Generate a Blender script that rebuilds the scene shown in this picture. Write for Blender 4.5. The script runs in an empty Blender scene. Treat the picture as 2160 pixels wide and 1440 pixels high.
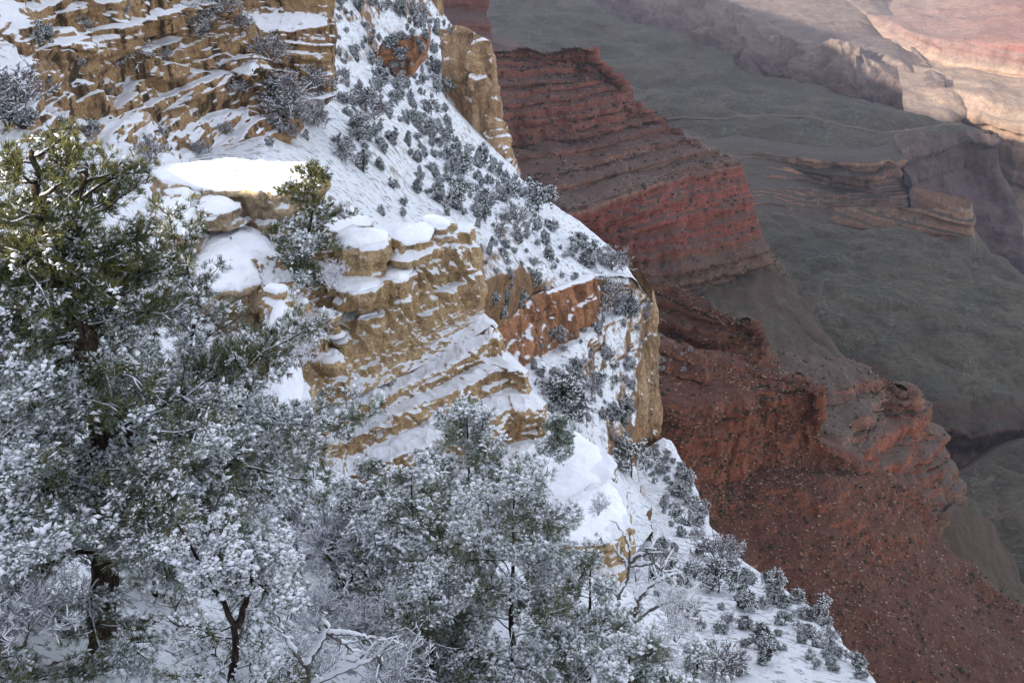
import bpy, math, random, time
import numpy as np
T0 = time.time()
sc = bpy.context.scene
COL = sc.collection

# ------------------------------------------------------------------ camera
F = 2166.0                       # focal length in pixels of the 2160 px wide photograph
PITCH = math.radians(28.0)
cd = bpy.data.cameras.new('camera'); cam = bpy.data.objects.new('camera', cd); COL.objects.link(cam)
cam.location = (0, 0, 0); cam.rotation_euler = (math.pi/2 - PITCH, 0, 0)
cd.sensor_fit = 'HORIZONTAL'; cd.sensor_width = 36.0; cd.lens = F/2160*36.0
cd.clip_start = 0.3; cd.clip_end = 40000
sc.camera = cam

# ------------------------------------------------------------------ sky and sun
SUN_AZ = math.radians(60)        # direction in which the light travels, from +Y towards +X
SUN_EL = math.radians(18.3)
w = bpy.data.worlds.new('World'); sc.world = w; w.use_nodes = True
nt = w.node_tree; nt.nodes.clear()
wo = nt.nodes.new('ShaderNodeOutputWorld'); bg = nt.nodes.new('ShaderNodeBackground')
sky = nt.nodes.new('ShaderNodeTexSky'); sky.sky_type = 'NISHITA'; sky.sun_disc = False
sky.sun_elevation = SUN_EL; sky.sun_rotation = SUN_AZ + math.pi; sky.altitude = 2100; sky.dust_density = 1.0
mixw = nt.nodes.new('ShaderNodeMix'); mixw.data_type = 'RGBA'
nz = nt.nodes.new('ShaderNodeTexNoise'); nz.inputs['Scale'].default_value = 2.2; nz.inputs['Detail'].default_value = 5
tcw = nt.nodes.new('ShaderNodeTexCoord'); rmp = nt.nodes.new('ShaderNodeMapRange')
rmp.inputs[1].default_value = 0.40; rmp.inputs[2].default_value = 0.62
nt.links.new(tcw.outputs['Generated'], nz.inputs['Vector']); nt.links.new(nz.outputs['Fac'], rmp.inputs[0])
nt.links.new(rmp.outputs[0], mixw.inputs['Factor']); nt.links.new(sky.outputs[0], mixw.inputs['A'])
mixw.inputs['B'].default_value = (5.3, 5.3, 5.6, 1)        # broken white cloud overhead
nt.links.new(mixw.outputs['Result'], bg.inputs['Color']); bg.inputs['Strength'].default_value = 0.1
nt.links.new(bg.outputs[0], wo.inputs['Surface'])
sl = bpy.data.lights.new('sun', 'SUN'); sun = bpy.data.objects.new('sun', sl); COL.objects.link(sun)
sl.energy = 4.0; sl.angle = math.radians(0.5); sl.color = (1.0, 0.90, 0.76)
sun.rotation_euler = (math.pi/2 - SUN_EL, 0, -SUN_AZ)
sun.location = (0, 0, 300)
vs = sc.view_settings; vs.view_transform = 'Standard'; vs.look = 'None'; vs.gamma = 1.0; vs.use_curve_mapping = False
vs.exposure = 1.78
sc.cycles.max_bounces = 6; sc.cycles.diffuse_bounces = 3; sc.cycles.volume_bounces = 1; sc.cycles.transparent_max_bounces = 4
sc.cycles.use_denoising = True

# ------------------------------------------------------------------ pixel rays
CP, SP = math.cos(PITCH), math.sin(PITCH)
def P3(px, py, q):
    """q > 0: horizontal distance from the eye in metres; q < 0: height of the rock layer below the eye."""
    x = (px-1080)/F; y = (720-py)/F
    d = np.array([x, CP+y*SP, -SP+y*CP])
    return d*(q/d[2]) if q < 0 else d*(q/math.hypot(d[0], d[1]))
def project(P):
    P = np.asarray(P, float)
    fw = P[..., 1]*CP - P[..., 2]*SP; up = P[..., 1]*SP + P[..., 2]*CP
    fw = np.where(fw < .1, .1, fw)
    return 1080 + F*P[..., 0]/fw, 720 - F*up/fw, fw

# ------------------------------------------------------------------ numpy noise
def h3(ix, iy, iz, s=0):
    h = (ix.astype(np.int64)*374761393 + iy.astype(np.int64)*668265263 + iz.astype(np.int64)*1440662683 + s*974711) & 0xFFFFFFFF
    h = ((h ^ (h >> 13))*1274126177) & 0xFFFFFFFF
    h = ((h ^ (h >> 15))*2246822519) & 0xFFFFFFFF
    h = h ^ (h >> 16)
    return (h & 0xFFFFFF)/float(0x1000000)
def vnoise(p, s=0):
    f = np.floor(p); i = f.astype(np.int64); t = p-f; t = t*t*(3-2*t)
    r = 0
    for a in (0, 1):
        wx = t[..., 0] if a else 1-t[..., 0]
        for b in (0, 1):
            wy = t[..., 1] if b else 1-t[..., 1]
            for c in (0, 1):
                wz = t[..., 2] if c else 1-t[..., 2]
                r = r + wx*wy*wz*h3(i[..., 0]+a, i[..., 1]+b, i[..., 2]+c, s)
    return r
def fbm(p, o=4, s=0):
    r = 0; a = .5; n = 0
    for k in range(o):
        r = r + a*vnoise(p*(2.03**k)+k*17.3, s+k); n += a; a *= .5
    return r/n

# ------------------------------------------------------------------ mesh helpers
def tag(o, label=None, cat=None, group=None, kind=None):
    if label: o['label'] = label
    if cat: o['category'] = cat
    if group: o['group'] = group
    if kind: o['kind'] = kind
    return o
def mesh_np(name, V, faces, mat=None, smooth=False):
    """V (n,3); faces: an (m,k) int array or a list of such arrays."""
    if not isinstance(faces, (list, tuple)): faces = [faces]
    faces = [np.asarray(f, np.int32) for f in faces if len(f)]
    me = bpy.data.meshes.new(name)
    V = np.ascontiguousarray(V, np.float32)
    nl = sum(f.size for f in faces); npol = sum(len(f) for f in faces)
    me.vertices.add(len(V)); me.vertices.foreach_set('co', V.ravel())
    me.loops.add(nl); me.loops.foreach_set('vertex_index', np.concatenate([f.ravel() for f in faces]))
    tot = np.concatenate([np.full(len(f), f.shape[1], np.int32) for f in faces])
    me.polygons.add(npol)
    me.polygons.foreach_set('loop_start', np.concatenate([[0], np.cumsum(tot)[:-1]]).astype(np.int32))
    me.polygons.foreach_set('loop_total', tot)
    if smooth: me.polygons.foreach_set('use_smooth', np.ones(npol, bool))
    me.update(calc_edges=True)
    if mat: me.materials.append(mat)
    return me
def link(name, me, parent=None, loc=None):
    o = bpy.data.objects.new(name, me); COL.objects.link(o)
    if parent:
        o.parent = parent
        if name == 'snow': o['kind'] = 'stuff'
    if loc is not None: o.location = loc
    return o
def grid_faces(nv, nu, closed=False):
    a = np.arange(nv*nu).reshape(nv, nu)
    if closed: a = np.concatenate([a, a[:, :1]], 1)
    return np.stack([a[:-1, :-1], a[1:, :-1], a[1:, 1:], a[:-1, 1:]], -1).reshape(-1, 4)

def normals(P, closed=False):
    if closed:
        du = np.roll(P, -1, 1)-np.roll(P, 1, 1)
    else:
        du = np.gradient(P, axis=1)
    dv = np.gradient(P, axis=0)
    n = np.cross(dv, du); L = np.linalg.norm(n, axis=-1, keepdims=True)
    return n/np.maximum(L, 1e-9)
def blur(A, k):
    for ax in (0, 1):
        for _ in range(k):
            B = A.copy()
            sl0 = [slice(None)]*A.ndim; sl1 = list(sl0); sl2 = list(sl0)
            sl0[ax] = slice(1, -1); sl1[ax] = slice(0, -2); sl2[ax] = slice(2, None)
            B[tuple(sl0)] = (A[tuple(sl0)]*2 + A[tuple(sl1)] + A[tuple(sl2)])/4
            A = B
    return A
def displace(P, N, specs, seed=0, damp=None):
    steep = np.clip(1.15-np.abs(N[..., 2])*1.1, 0, 1)
    D = np.zeros(P.shape[:2]); DZ = np.zeros(P.shape[:2])
    for k, sp in enumerate(specs):
        kind, size, amp = sp[0], np.asarray(sp[1], float), sp[2]
        s = seed*31+k*7
        if kind == 'fbm': D += amp*2*(fbm(P/size, sp[3] if len(sp) > 3 else 4, s)-.5)
        elif kind == 'fbms': D += steep*amp*2*(fbm(P/size, sp[3] if len(sp) > 3 else 4, s)-.5)
        elif kind == 'up': DZ += amp*2*(fbm(P/size, sp[3] if len(sp) > 3 else 4, s)-.5)
        elif kind == 'gully': DZ -= amp*np.clip(1-np.abs(2*fbm(P*np.array([1, 1, .02])/size, 3, s)-1)*3.2, 0, 1)**1.3
        elif kind == 'ridges': D += steep*amp*(1-np.abs(2*fbm(P/size, 4, s)-1)*2.2)
        elif kind == 'ridge': D += amp*(1-np.abs(2*fbm(P/size, 4, s)-1)*2.2)
        elif kind == 'block':
            wv = np.stack([vnoise(P/(size*1.7)+31*j, s+j) for j in (1, 2, 3)], -1)-.5
            q = P/size + wv*(sp[3] if len(sp) > 3 else .5)
            i = np.floor(q)
            D += steep*amp*2*(h3(i[..., 0], i[..., 1], i[..., 2], s)-.5)
        elif kind == 'crack':                      # narrow open joints between blocks
            q = P+(np.stack([vnoise(P/(size*.6)+7*j, s+j) for j in (1, 2, 3)], -1)-.5)*size*.3
            l1 = np.abs(2*fbm(q*np.array([1, 1, .35])/size, 2, s)-1); l2 = np.abs(2*fbm(q*np.array([.35, .35, 1.2])/size+50, 2, s+5)-1)
            D -= steep*amp*np.clip(1-np.minimum(l1, l2*2.2)*(sp[3] if len(sp) > 3 else 9), 0, 1)
        elif kind == 'slant':                      # joints leaning down to the right
            q = P.copy(); q[..., 0] += .55*q[..., 2]; q[..., 2] *= .16
            D += steep*amp*(1-np.abs(2*fbm(q/size, 3, s)-1)*2)
        elif kind == 'ridgelow': D += np.clip((-952-P[..., 2])/35, 0, 1)*amp*(1-np.abs(2*fbm(P/size, 4, s)-1)*2.2)
        elif kind == 'rblock':
            wv = np.stack([vnoise(P/(size*1.5)+31*j, s+j) for j in (1, 2, 3)], -1)-.5
            i = np.floor(P/size + wv*1.1)
            D += amp*2*(h3(i[..., 0], i[..., 1], i[..., 2], s)-.5)
        elif kind == 'strata':
            z = P[..., 2] + (vnoise(P/(size*14), s)-.5)*size*1.0
            t = z/size; i = np.floor(t); fr = t-i; o = np.zeros_like(i)
            a = h3(i, o, o, s); b = h3(i+1, o, o, s); e = np.clip((fr-.86)/.14, 0, 1)
            D += steep*amp*2*((a*(1-e)+b*e)-.5)
        elif kind == 'joint':
            q = P.copy(); q[..., 2] *= .12
            D += steep*amp*(1-np.abs(2*fbm(q/size, 3, s)-1)*2)
    D = blur(D[..., None], 1)[..., 0]
    if damp is not None: D = D*damp; DZ = DZ*damp
    Q = P + N*D[..., None]; Q[..., 2] += DZ
    return Q

GROUND = []                       # every terrain vertex, for standing plants on it
def resample(pts, n, px):
    px = np.asarray(px, float); c = np.concatenate([[0], np.cumsum(np.maximum(np.linalg.norm(np.diff(px, axis=0), axis=1), 1e-3))])
    t = np.linspace(0, c[-1], n)
    return np.stack([np.interp(t, c, pts[:, k]) for k in range(3)], -1)
def sheet(name, rows, mat, step=3.0, specs=(), wl=None, wr=None, nw=10, seed=0, smooth=True, kind='structure', keep=True, soft=2, terr=None, fade=0):
    """A piece of terrain lofted through strata lines; wl / wr carry each line round the hidden sides."""
    R = []
    pxl = []
    for r in rows:
        pts = np.array([P3(*q) for q in r]); px = [(q[0], q[1]) for q in r]
        R.append((pts, px)); pxl.append(np.sum(np.linalg.norm(np.diff(np.array(px, float), axis=0), axis=1)))
    nu = max(6, int(max(pxl)/step))
    G = np.array([resample(p, nu, x) for p, x in R])
    def wrapside(row_pts, offs, n):
        pts = np.array([row_pts] + [row_pts+np.array(o, float) for o in offs])
        c = np.linspace(0, 1, len(pts)); t = np.linspace(0, 1, n+1)[1:]
        return np.stack([np.interp(t, c, pts[:, k]) for k in range(3)], -1)
    if wl: G = np.concatenate([np.array([wrapside(g[0], wl, nw)[::-1] for g in G]), G], 1)
    if wr: G = np.concatenate([G, np.array([wrapside(g[-1], wr, nw) for g in G])], 1)
    out = [G[0]]
    for a in range(len(G)-1):
        ax, ay, _ = project(G[a]); bx, by, _ = project(G[a+1])
        L = np.clip(np.hypot(ax-bx, ay-by), 0, 900)
        n = max(2, int(np.percentile(L, 85)/step))
        t = (np.arange(1, n+1)/n)[:, None, None]
        k = (terr[a] if isinstance(terr, (list, tuple)) else terr) if terr else 0
        if k:                                     # ledges: treads and risers of uneven height instead of an even slope
            um = np.linspace(0, 1, G.shape[1])[None, :, None]*np.array([[[1.0]]])
            wob = (vnoise(np.concatenate([um*9+a*3.1, um*0, um*0+seed], -1), seed)-.5)[..., None]*.25
            q = t*k+0*wob; i = np.floor(q); f = q-i
            i = np.minimum(i, k-1); f = np.where(q >= k, 1, f)
            c_ = .5+.22*np.sin(i*2.7+seed+a)+wob*np.clip(4*f*(1-f), 0, 1)
            c_ = np.clip(c_, .2, .8)
            fx = np.where(f < c_, f/c_*.90, .90+(f-c_)/(1-c_)*.10); fz = np.where(f < c_, f/c_*.25, .25+(f-c_)/(1-c_)*.75)
            tx, tz = (i+fx)/k, (i+fz)/k
            xy = G[a][None]*(1-tx)+G[a+1][None]*tx; zz_ = G[a][None]*(1-tz)+G[a+1][None]*tz
            xy[..., 2] = zz_[..., 2]; out.extend(list(xy))
        else: out.extend(list(G[a][None]*(1-t)+G[a+1][None]*t))
    P = np.array(out)
    P = blur(P, soft)
    N = blur(normals(P), 6); N /= np.maximum(np.linalg.norm(N, axis=-1, keepdims=True), 1e-9)
    flip = np.sign(np.nanmean(np.sum(N*(-P), -1)))
    N = N*(flip if flip else 1)
    damp = np.ones(P.shape[1])                  # the unseen flanks run out smoothly
    if wl: damp[:nw] = np.linspace(.1, 1, nw)
    if wr: damp[-nw-5:] = np.linspace(1, .1, nw+5)
    if fade: damp[-fade:] *= np.linspace(1, .15, fade)
    if specs: P = displace(P, N, specs, seed, damp[None])
    f = grid_faces(*P.shape[:2])
    if flip < 0: f = f[:, ::-1]
    me = mesh_np(name, P.reshape(-1, 3), f, mat, smooth)
    o = link(name, me); o['kind'] = kind
    if keep: GROUND.append(P.reshape(-1, 3))
    return o, P
def slab(name, outline, z, h, mat, snow_mat=None, dome=.3, thick=.25, out=0.0, specs=(), seed=0, nth=160, nrow=26, label=None, cat='boulder', group=None, capname='snow_cap', inset=.02, tilt=(0, 0)):
    """A rock with a traced top outline: domed top, rough sides, and a cap of snow that is its child."""
    pts = np.array([P3(a, b, z) for a, b in outline]); c = pts.mean(0)
    loop = np.concatenate([pts, pts[:1]])
    d = np.concatenate([[0], np.cumsum(np.linalg.norm(np.diff(loop, axis=0), axis=1))])
    t = np.linspace(0, d[-1], nth, endpoint=False)
    L = np.stack([np.interp(t, d, loop[:, k]) for k in range(3)], -1)
    for _ in range(3): L = (L*2+np.roll(L, 1, 0)+np.roll(L, -1, 0))/4
    L = L-c
    def top(r): return dome*(1-r**2.2)
    rings = []
    for r in np.linspace(.04, 1, 22):
        q = L*r; q = q.copy(); q[:, 2] = top(r); rings.append(q)
    ntop = len(rings)
    for k in range(1, nrow+1):
        v = k/nrow; q = L*(1+out*v); q[:, 2] = -h*v; rings.append(q)
    P = np.array(rings)
    P[..., 2] += P[..., 0]*tilt[0]+P[..., 1]*tilt[1]
    base = P.copy()
    N = normals(P, True)
    if np.mean(N[ntop:, :, 0]*P[ntop:, :, 0]+N[ntop:, :, 1]*P[ntop:, :, 1]) < 0: N = -N
    W = P + c
    W = displace(W, N, specs, seed)
    P = W-c
    f = grid_faces(P.shape[0], nth, True)
    o = link(name, mesh_np(name, P.reshape(-1, 3), f, mat), None, c)
    if label: tag(o, label, cat, group)
    GROUND.append((P+c).reshape(-1, 3))
    if snow_mat:
        S = []
        for r in np.linspace(.02, 1, 40):
            q = L*(r*(1-inset)); q = q.copy()
            edge = (1-r**7)
            q[:, 2] = top(r) + thick*edge
            S.append(q)
        for zz, rr in ((-.3, 1.012), (-.8, 1.0)):
            q = L*(rr*(1-inset)); q = q.copy(); q[:, 2] = zz*thick; S.append(q)
        S = np.array(S); S[..., 2] += S[..., 0]*tilt[0]+S[..., 1]*tilt[1]
        nzv = fbm((S+c)/1.0, 5, seed+5)-.5
        S[..., 2] += nzv*.55*min(1, thick*3)
        nn = (fbm((S+c)/.55, 5, seed+9)-.5)[..., None]
        rad = np.linspace(0, 1, len(S))[:, None, None]**4
        S[..., :2] *= 1+nn*rad*.34
        so = link(capname, mesh_np(capname, S.reshape(-1, 3), grid_faces(S.shape[0], nth, True), snow_mat, True), o)
    return o

# ------------------------------------------------------------------ materials
def nodes(m):
    m.use_nodes = True; t = m.node_tree; t.nodes.clear()
    out = t.nodes.new('ShaderNodeOutputMaterial'); b = t.nodes.new('ShaderNodeBsdfPrincipled')
    t.links.new(b.outputs[0], out.inputs['Surface'])
    b.inputs['Roughness'].default_value = .85; b.inputs['Specular IOR Level'].default_value = .2
    return t, b
class NB:
    def __init__(s, name):
        s.m = bpy.data.materials.new(name); s.t, s.b = nodes(s.m)
        s.geo = s.t.nodes.new('ShaderNodeNewGeometry'); s.pos = s.geo.outputs['Position']
    def L(s, a, b): s.t.links.new(a, b)
    def put(s, sock, v):
        if hasattr(v, 'links'): s.L(v, sock)
        elif isinstance(v, (tuple, list)) and len(v) == 3 and sock.type == 'RGBA': sock.default_value = (*v, 1)
        else: sock.default_value = v
    def math(s, op, a, b=0.0, clamp=False):
        n = s.t.nodes.new('ShaderNodeMath'); n.operation = op; n.use_clamp = clamp
        s.put(n.inputs[0], a); s.put(n.inputs[1], b); return n.outputs[0]
    def noise(s, scale, detail=4, rough=.55, stretch=(1, 1, 1), dist=0.0, off=(0, 0, 0)):
        mp = s.t.nodes.new('ShaderNodeMapping'); mp.inputs['Scale'].default_value = stretch; mp.inputs['Location'].default_value = off
        s.L(s.pos, mp.inputs['Vector'])
        n = s.t.nodes.new('ShaderNodeTexNoise'); n.inputs['Scale'].default_value = scale; n.inputs['Detail'].default_value = detail
        n.inputs['Roughness'].default_value = rough; n.inputs['Distortion'].default_value = dist
        s.L(mp.outputs[0], n.inputs['Vector']); return n.outputs['Fac']
    def ramp(s, fac, stops):
        r = s.t.nodes.new('ShaderNodeValToRGB'); e = r.color_ramp.elements
        while len(e) < len(stops): e.new(.5)
        for k, (p, c) in enumerate(stops):
            e[k].position = p; e[k].color = (*c, 1) if len(c) == 3 else c
        s.L(fac, r.inputs[0]); return r.outputs[0]
    def rng(s, v, a, b, c=0.0, d=1.0, smooth=True):
        n = s.t.nodes.new('ShaderNodeMapRange'); n.interpolation_type = 'SMOOTHSTEP' if smooth else 'LINEAR'
        s.put(n.inputs[0], v); n.inputs[1].default_value = a; n.inputs[2].default_value = b; n.inputs[3].default_value = c; n.inputs[4].default_value = d
        return n.outputs[0]
    def mix(s, f, a, b, mode='MIX'):
        n = s.t.nodes.new('ShaderNodeMix'); n.data_type = 'RGBA'; n.blend_type = mode
        s.put(n.inputs['Factor'], f); s.put(n.inputs['A'], a); s.put(n.inputs['B'], b); return n.outputs['Result']
    def sep(s, v):
        n = s.t.nodes.new('ShaderNodeSeparateXYZ'); s.L(v, n.inputs[0]); return n.outputs
    def bump(s, h, dist, strength=.6):
        n = s.t.nodes.new('ShaderNodeBump'); n.inputs['Distance'].default_value = dist; n.inputs['Strength'].default_value = strength
        s.L(h, n.inputs['Height']); s.L(n.outputs[0], s.b.inputs['Normal'])
    def color(s, c): s.put(s.b.inputs['Base Color'], c); return s.m
SNOW = (.84, .86, .90)
def rock_snow(name, light, mid, dark, size, snow_at=.55, snow_soft=.10, snow_vary=.5, strat=1.0, stain=.5, snow_patch=0.0, veg=0.0):
    """Layered rock with snow lying on whatever faces up; size is the size in metres of the coarse mottling."""
    n = NB(name)
    st = n.noise(1/size, 5, .6, (.12, .12, 2.2*strat), .6)
    ft = n.noise(4/size, 5, .65)
    col = n.ramp(n.math('ADD', n.math('MULTIPLY', st, .65), n.math('MULTIPLY', ft, .35)), [(.30, dark), (.47, mid), (.68, light)])
    streak = n.noise(1.6/size, 4, .6, (1.2, 1.2, .12))
    big = n.noise(.45/size, 3, .6)
    sf = n.math('MULTIPLY', n.rng(n.math('MULTIPLY', streak, n.math('ADD', big, .45)), .44, .62), stain)
    col = n.mix(sf, col, tuple(c*.30 for c in dark))
    grain = n.noise(11/size, 6, .75)
    col = n.mix(.9, col, n.ramp(grain, [(.32, (.30, .29, .29)), (.5, (.95, .95, .95)), (.70, (1.55, 1.5, 1.42))]), 'MULTIPLY')
    crk = n.noise(2.6/size, 5, .65, (1, 1, .7), 1.0)
    crk = n.rng(n.math('ABSOLUTE', n.math('SUBTRACT', crk, .5)), 0, .022, 1, 0)
    col = n.mix(n.math('MULTIPLY', crk, .65), col, tuple(c*.3 for c in dark))
    z = n.math('ADD', n.math('MULTIPLY', n.sep(n.geo.outputs['Normal'])[2], .7), n.math('MULTIPLY', n.sep(n.geo.outputs['True Normal'])[2], .3))
    v = n.math('ADD', z, n.math('MULTIPLY', n.math('SUBTRACT', n.noise(4.5/size, 7, .74), .5), snow_vary*1.25))
    v = n.math('ADD', v, n.math('MULTIPLY', n.math('SUBTRACT', n.noise(.6/size, 3, .5, off=(7, 3, 1)), .5), snow_patch))
    s = n.rng(v, snow_at-snow_soft, snow_at+snow_soft)
    snowc = n.mix(n.noise(1.2/size, 3), SNOW, (.78, .81, .87))
    if veg:
        g = n.rng(n.noise(5.5/size, 5, .7), .53, .60)
        snowc = n.mix(n.math('MULTIPLY', g, veg), snowc, (.06, .06, .05))
    n.bump(n.noise(7/size, 7, .72), size*.10, .9)
    return n.color(n.mix(s, col, snowc))
def snow_mat(name):
    n = NB(name)
    n.b.inputs['Roughness'].default_value = .65
    n.bump(n.math('ADD', n.noise(2.2, 5, .55), n.math('MULTIPLY', n.noise(14, 4, .6), .18)), .14, .45)
    return n.color(n.mix(n.noise(1.5, 3), SNOW, (.79, .82, .87)))
def layered(name, stops, z0, z1, size, gray=(.2, .17, .15), dust=.4, warp=14, streakiness=.35, rub=.6, slopecol=None, cliff=(1.5, 1.25, 1.1)):
    """Canyon strata: colour follows height between z0 and z1, rubble and dust lie on the flatter ground."""
    n = NB(name)
    x, y, z = n.sep(n.pos)
    zz = n.math('ADD', z, n.math('MULTIPLY', n.math('SUBTRACT', n.noise(1/(size*3), 4), .5), warp))
    c = n.ramp(n.rng(zz, z0, z1, smooth=False), stops)
    band = n.noise(1/size, 4, .7, (.06, .06, 4.5), .3)
    c = n.mix(.75, c, n.ramp(band, [(.30, (.62, .60, .58)), (.5, (1, 1, 1)), (.70, (1.42, 1.34, 1.26))]), 'MULTIPLY')
    streak = n.noise(1/size, 5, .7, (2.2, 2.2, .18), .4)
    c = n.mix(streakiness, c, n.ramp(streak, [(.3, (.42, .38, .38)), (.65, (1.35, 1.3, 1.25))]), 'MULTIPLY')
    nzv = n.sep(n.geo.outputs['True Normal'])[2]
    c = n.mix(n.rng(nzv, .62, .28), c, n.mix(1, c, cliff, 'MULTIPLY'))
    flat = n.rng(n.math('ADD', nzv, n.math('MULTIPLY', n.math('SUBTRACT', n.noise(1.5/size, 4), .5), .35)), .48, .74)
    c = n.mix(n.math('MULTIPLY', flat, dust), c, slopecol or gray)
    r = n.noise(9/size, 5, .75)
    c = n.mix(rub, c, n.ramp(r, [(.30, (.45, .45, .45)), (.5, (1, 1, 1)), (.72, (1.6, 1.55, 1.5))]), 'MULTIPLY')
    n.bump(n.noise(5/size, 6, .7), size*.12, .8)
    return n.color(c)
def flatland(name, a, b, c, size, streak=(.25, .23, .17)):
    n = NB(name)
    col = n.ramp(n.noise(1.3/size, 7, .66, dist=1.2), [(.34, a), (.5, b), (.64, c)])
    ch = n.noise(.40/size, 6, .62, (1, .5, 1), 2.2)
    line = n.rng(n.math('ABSOLUTE', n.math('SUBTRACT', ch, .5)), .0, .007, 1, 0)
    col = n.mix(n.math('MULTIPLY', line, .30), col, streak)
    col = n.mix(.85, col, n.ramp(n.noise(22/size, 6, .8), [(.34, (.48, .48, .47)), (.5, (1, 1, 1)), (.66, (1.5, 1.46, 1.38))]), 'MULTIPLY')
    dots = n.rng(n.noise(70/size, 2, .5), .60, .68)
    col = n.mix(n.math('MULTIPLY', dots, .6), col, (.028, .030, .022))
    z = n.sep(n.geo.outputs['True Normal'])[2]
    col = n.mix(n.rng(z, .88, .62), col, (.105, .075, .060))
    n.bump(n.noise(6/size, 7, .7), size*.16, .9)
    return n.color(col)
M = {}
M['snow'] = snow_mat('snow')
M['kaibab'] = rock_snow('kaibab_limestone', (.50, .34, .195), (.34, .215, .115), (.14, .098, .066), 2.2, .66, .10, .50, .8, .95, .5)
M['outcrop'] = rock_snow('outcrop_limestone', (.62, .47, .295), (.46, .325, .185), (.25, .17, .095), 1.3, .58, .07, .42, .6, .35, .25)
M['outcrop_base'] = rock_snow('outcrop_base', (.60, .44, .265), (.44, .30, .165), (.24, .16, .085), 1.3, .64, .08, .5, .6, .35, .3)
M['ledge'] = rock_snow('ledge_limestone', (.58, .47, .32), (.44, .335, .215), (.24, .18, .12), 1.0, .62, .10, .6, .6, .55)
M['slope'] = rock_snow('snow_slope', (.36, .22, .12), (.26, .15, .08), (.13, .085, .055), 7.0, .48, .14, .42, .7, .4, .45, .6)
M['orange'] = rock_snow('orange_cliff', (.50, .26, .14), (.38, .18, .095), (.20, .10, .06), 6.0, .76, .10, .6, .8, .7, .3)
M['tancliff'] = rock_snow('tan_cliff', (.50, .36, .23), (.40, .26, .15), (.22, .135, .08), 7.0, .78, .12, .7, .3, .55, .3)
M['nearsnow'] = rock_snow('near_snow', (.26, .17, .11), (.18, .12, .08), (.10, .07, .05), 1.6, .30, .12, .42, .6, .3, .2, .75)
RED = (.20, .072, .045); DRED = (.115, .045, .035); ORED = (.30, .115, .06); PINK = (.30, .20, .16)
M['promD'] = layered('red_terraces', [(0, (.10, .082, .062)), (.17, (.115, .062, .048)), (.22, (.145, .053, .042)), (.44, (.165, .060, .048)), (.49, (.135, .098, .085)), (.60, (.112, .058, .050)), (.75, (.128, .062, .050)), (1, (.142, .070, .055))], -820, -390, 42, (.096, .066, .056), .7, 16, .5, .8)
M['promF'] = layered('dark_red_slope', [(0, (.078, .043, .033)), (.35, (.088, .044, .032)), (.6, (.125, .055, .036)), (.85, (.135, .062, .04)), (1, (.15, .088, .06))], -760, -370, 20, (.088, .040, .031), .75, 10, .55, .9, cliff=(1.45, 1.22, 1.12))
M['promE'] = layered('dark_red_ridge', [(0, (.08, .055, .042)), (.5, (.095, .050, .038)), (1, (.105, .058, .044))], -620, -430, 26, (.082, .054, .043), .6, 10, .5, .8)
M['promG'] = layered('pink_redwall', [(0, (.10, .08, .06)), (.4, (.13, .068, .052)), (.75, (.165, .076, .055)), (.9, (.15, .105, .088)), (1, (.135, .085, .07))], -800, -565, 30, (.105, .080, .068), .9, 14, .5, .8, cliff=(1.6, 1.3, 1.15))
M['spur'] = flatland('shale_spur', (.062, .055, .041), (.088, .076, .055), (.115, .097, .070), 70)
M['tonto'] = flatland('tonto_scrub', (.053, .049, .036), (.076, .069, .049), (.110, .092, .066), 260)
M['tapeats'] = layered('tapeats_cliff', [(0, (.13, .10, .08)), (.5, (.17, .12, .09)), (1, (.19, .145, .11))], -1060, -945, 60, (.062, .053, .042), .95, 20, .5, .6)
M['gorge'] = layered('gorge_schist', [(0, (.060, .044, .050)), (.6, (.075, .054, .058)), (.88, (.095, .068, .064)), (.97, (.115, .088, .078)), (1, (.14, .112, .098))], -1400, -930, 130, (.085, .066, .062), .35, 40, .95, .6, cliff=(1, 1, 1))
M['farland'] = layered('far_slopes', [(0, (.22, .16, .12)), (.30, (.24, .175, .135)), (.42, (.20, .13, .11)), (.6, (.15, .085, .08)), (.8, (.20, .075, .065)), (1, (.14, .08, .08))], -1000, -800, 160, (.23, .175, .135), .35, 40, .6, .5, cliff=(1, .95, .9))  # upper stops: red shale, with cloud shade painted into the colour

# ------------------------------------------------------------------ the canyon, far to near
sheet('far_slopes', [
    [(1750, -220, 9500), (2000, -220, 9500), (2400, -220, 9500)],
    [(1760, -60, 7200), (1950, -60, 7000), (2300, -60, 6600)],
    [(1790, 0, 6000), (1960, 20, 5600), (2260, 20, 5300)],
    [(1830, 40, 5200), (1990, 90, 4600), (2240, 100, 4400)],
    [(1880, 110, -975), (2000, 150, -970), (2240, 180, -965)],
    [(1900, 190, -955), (2010, 195, -952), (2100, 216, -950), (2240, 240, -950)],
    [(1900, 300, -1010), (2020, 235, -1000), (2110, 258, -1000), (2240, 285, -1000)],
    [(1900, 420, -1130), (2040, 330, -1180), (2130, 380, -1200), (2240, 410, -1200)],
    [(1900, 560, -1330), (2080, 480, -1330), (2160, 560, -1380), (2240, 600, -1400)]],
    M['farland'], 2.5, [('ridge', (300, 300, 1200), 30), ('fbm', 300, 22, 6), ('strata', 26, 14), ('joint', 60, 18), ('fbms', 40, 8, 3)], seed=1, soft=2)
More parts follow.
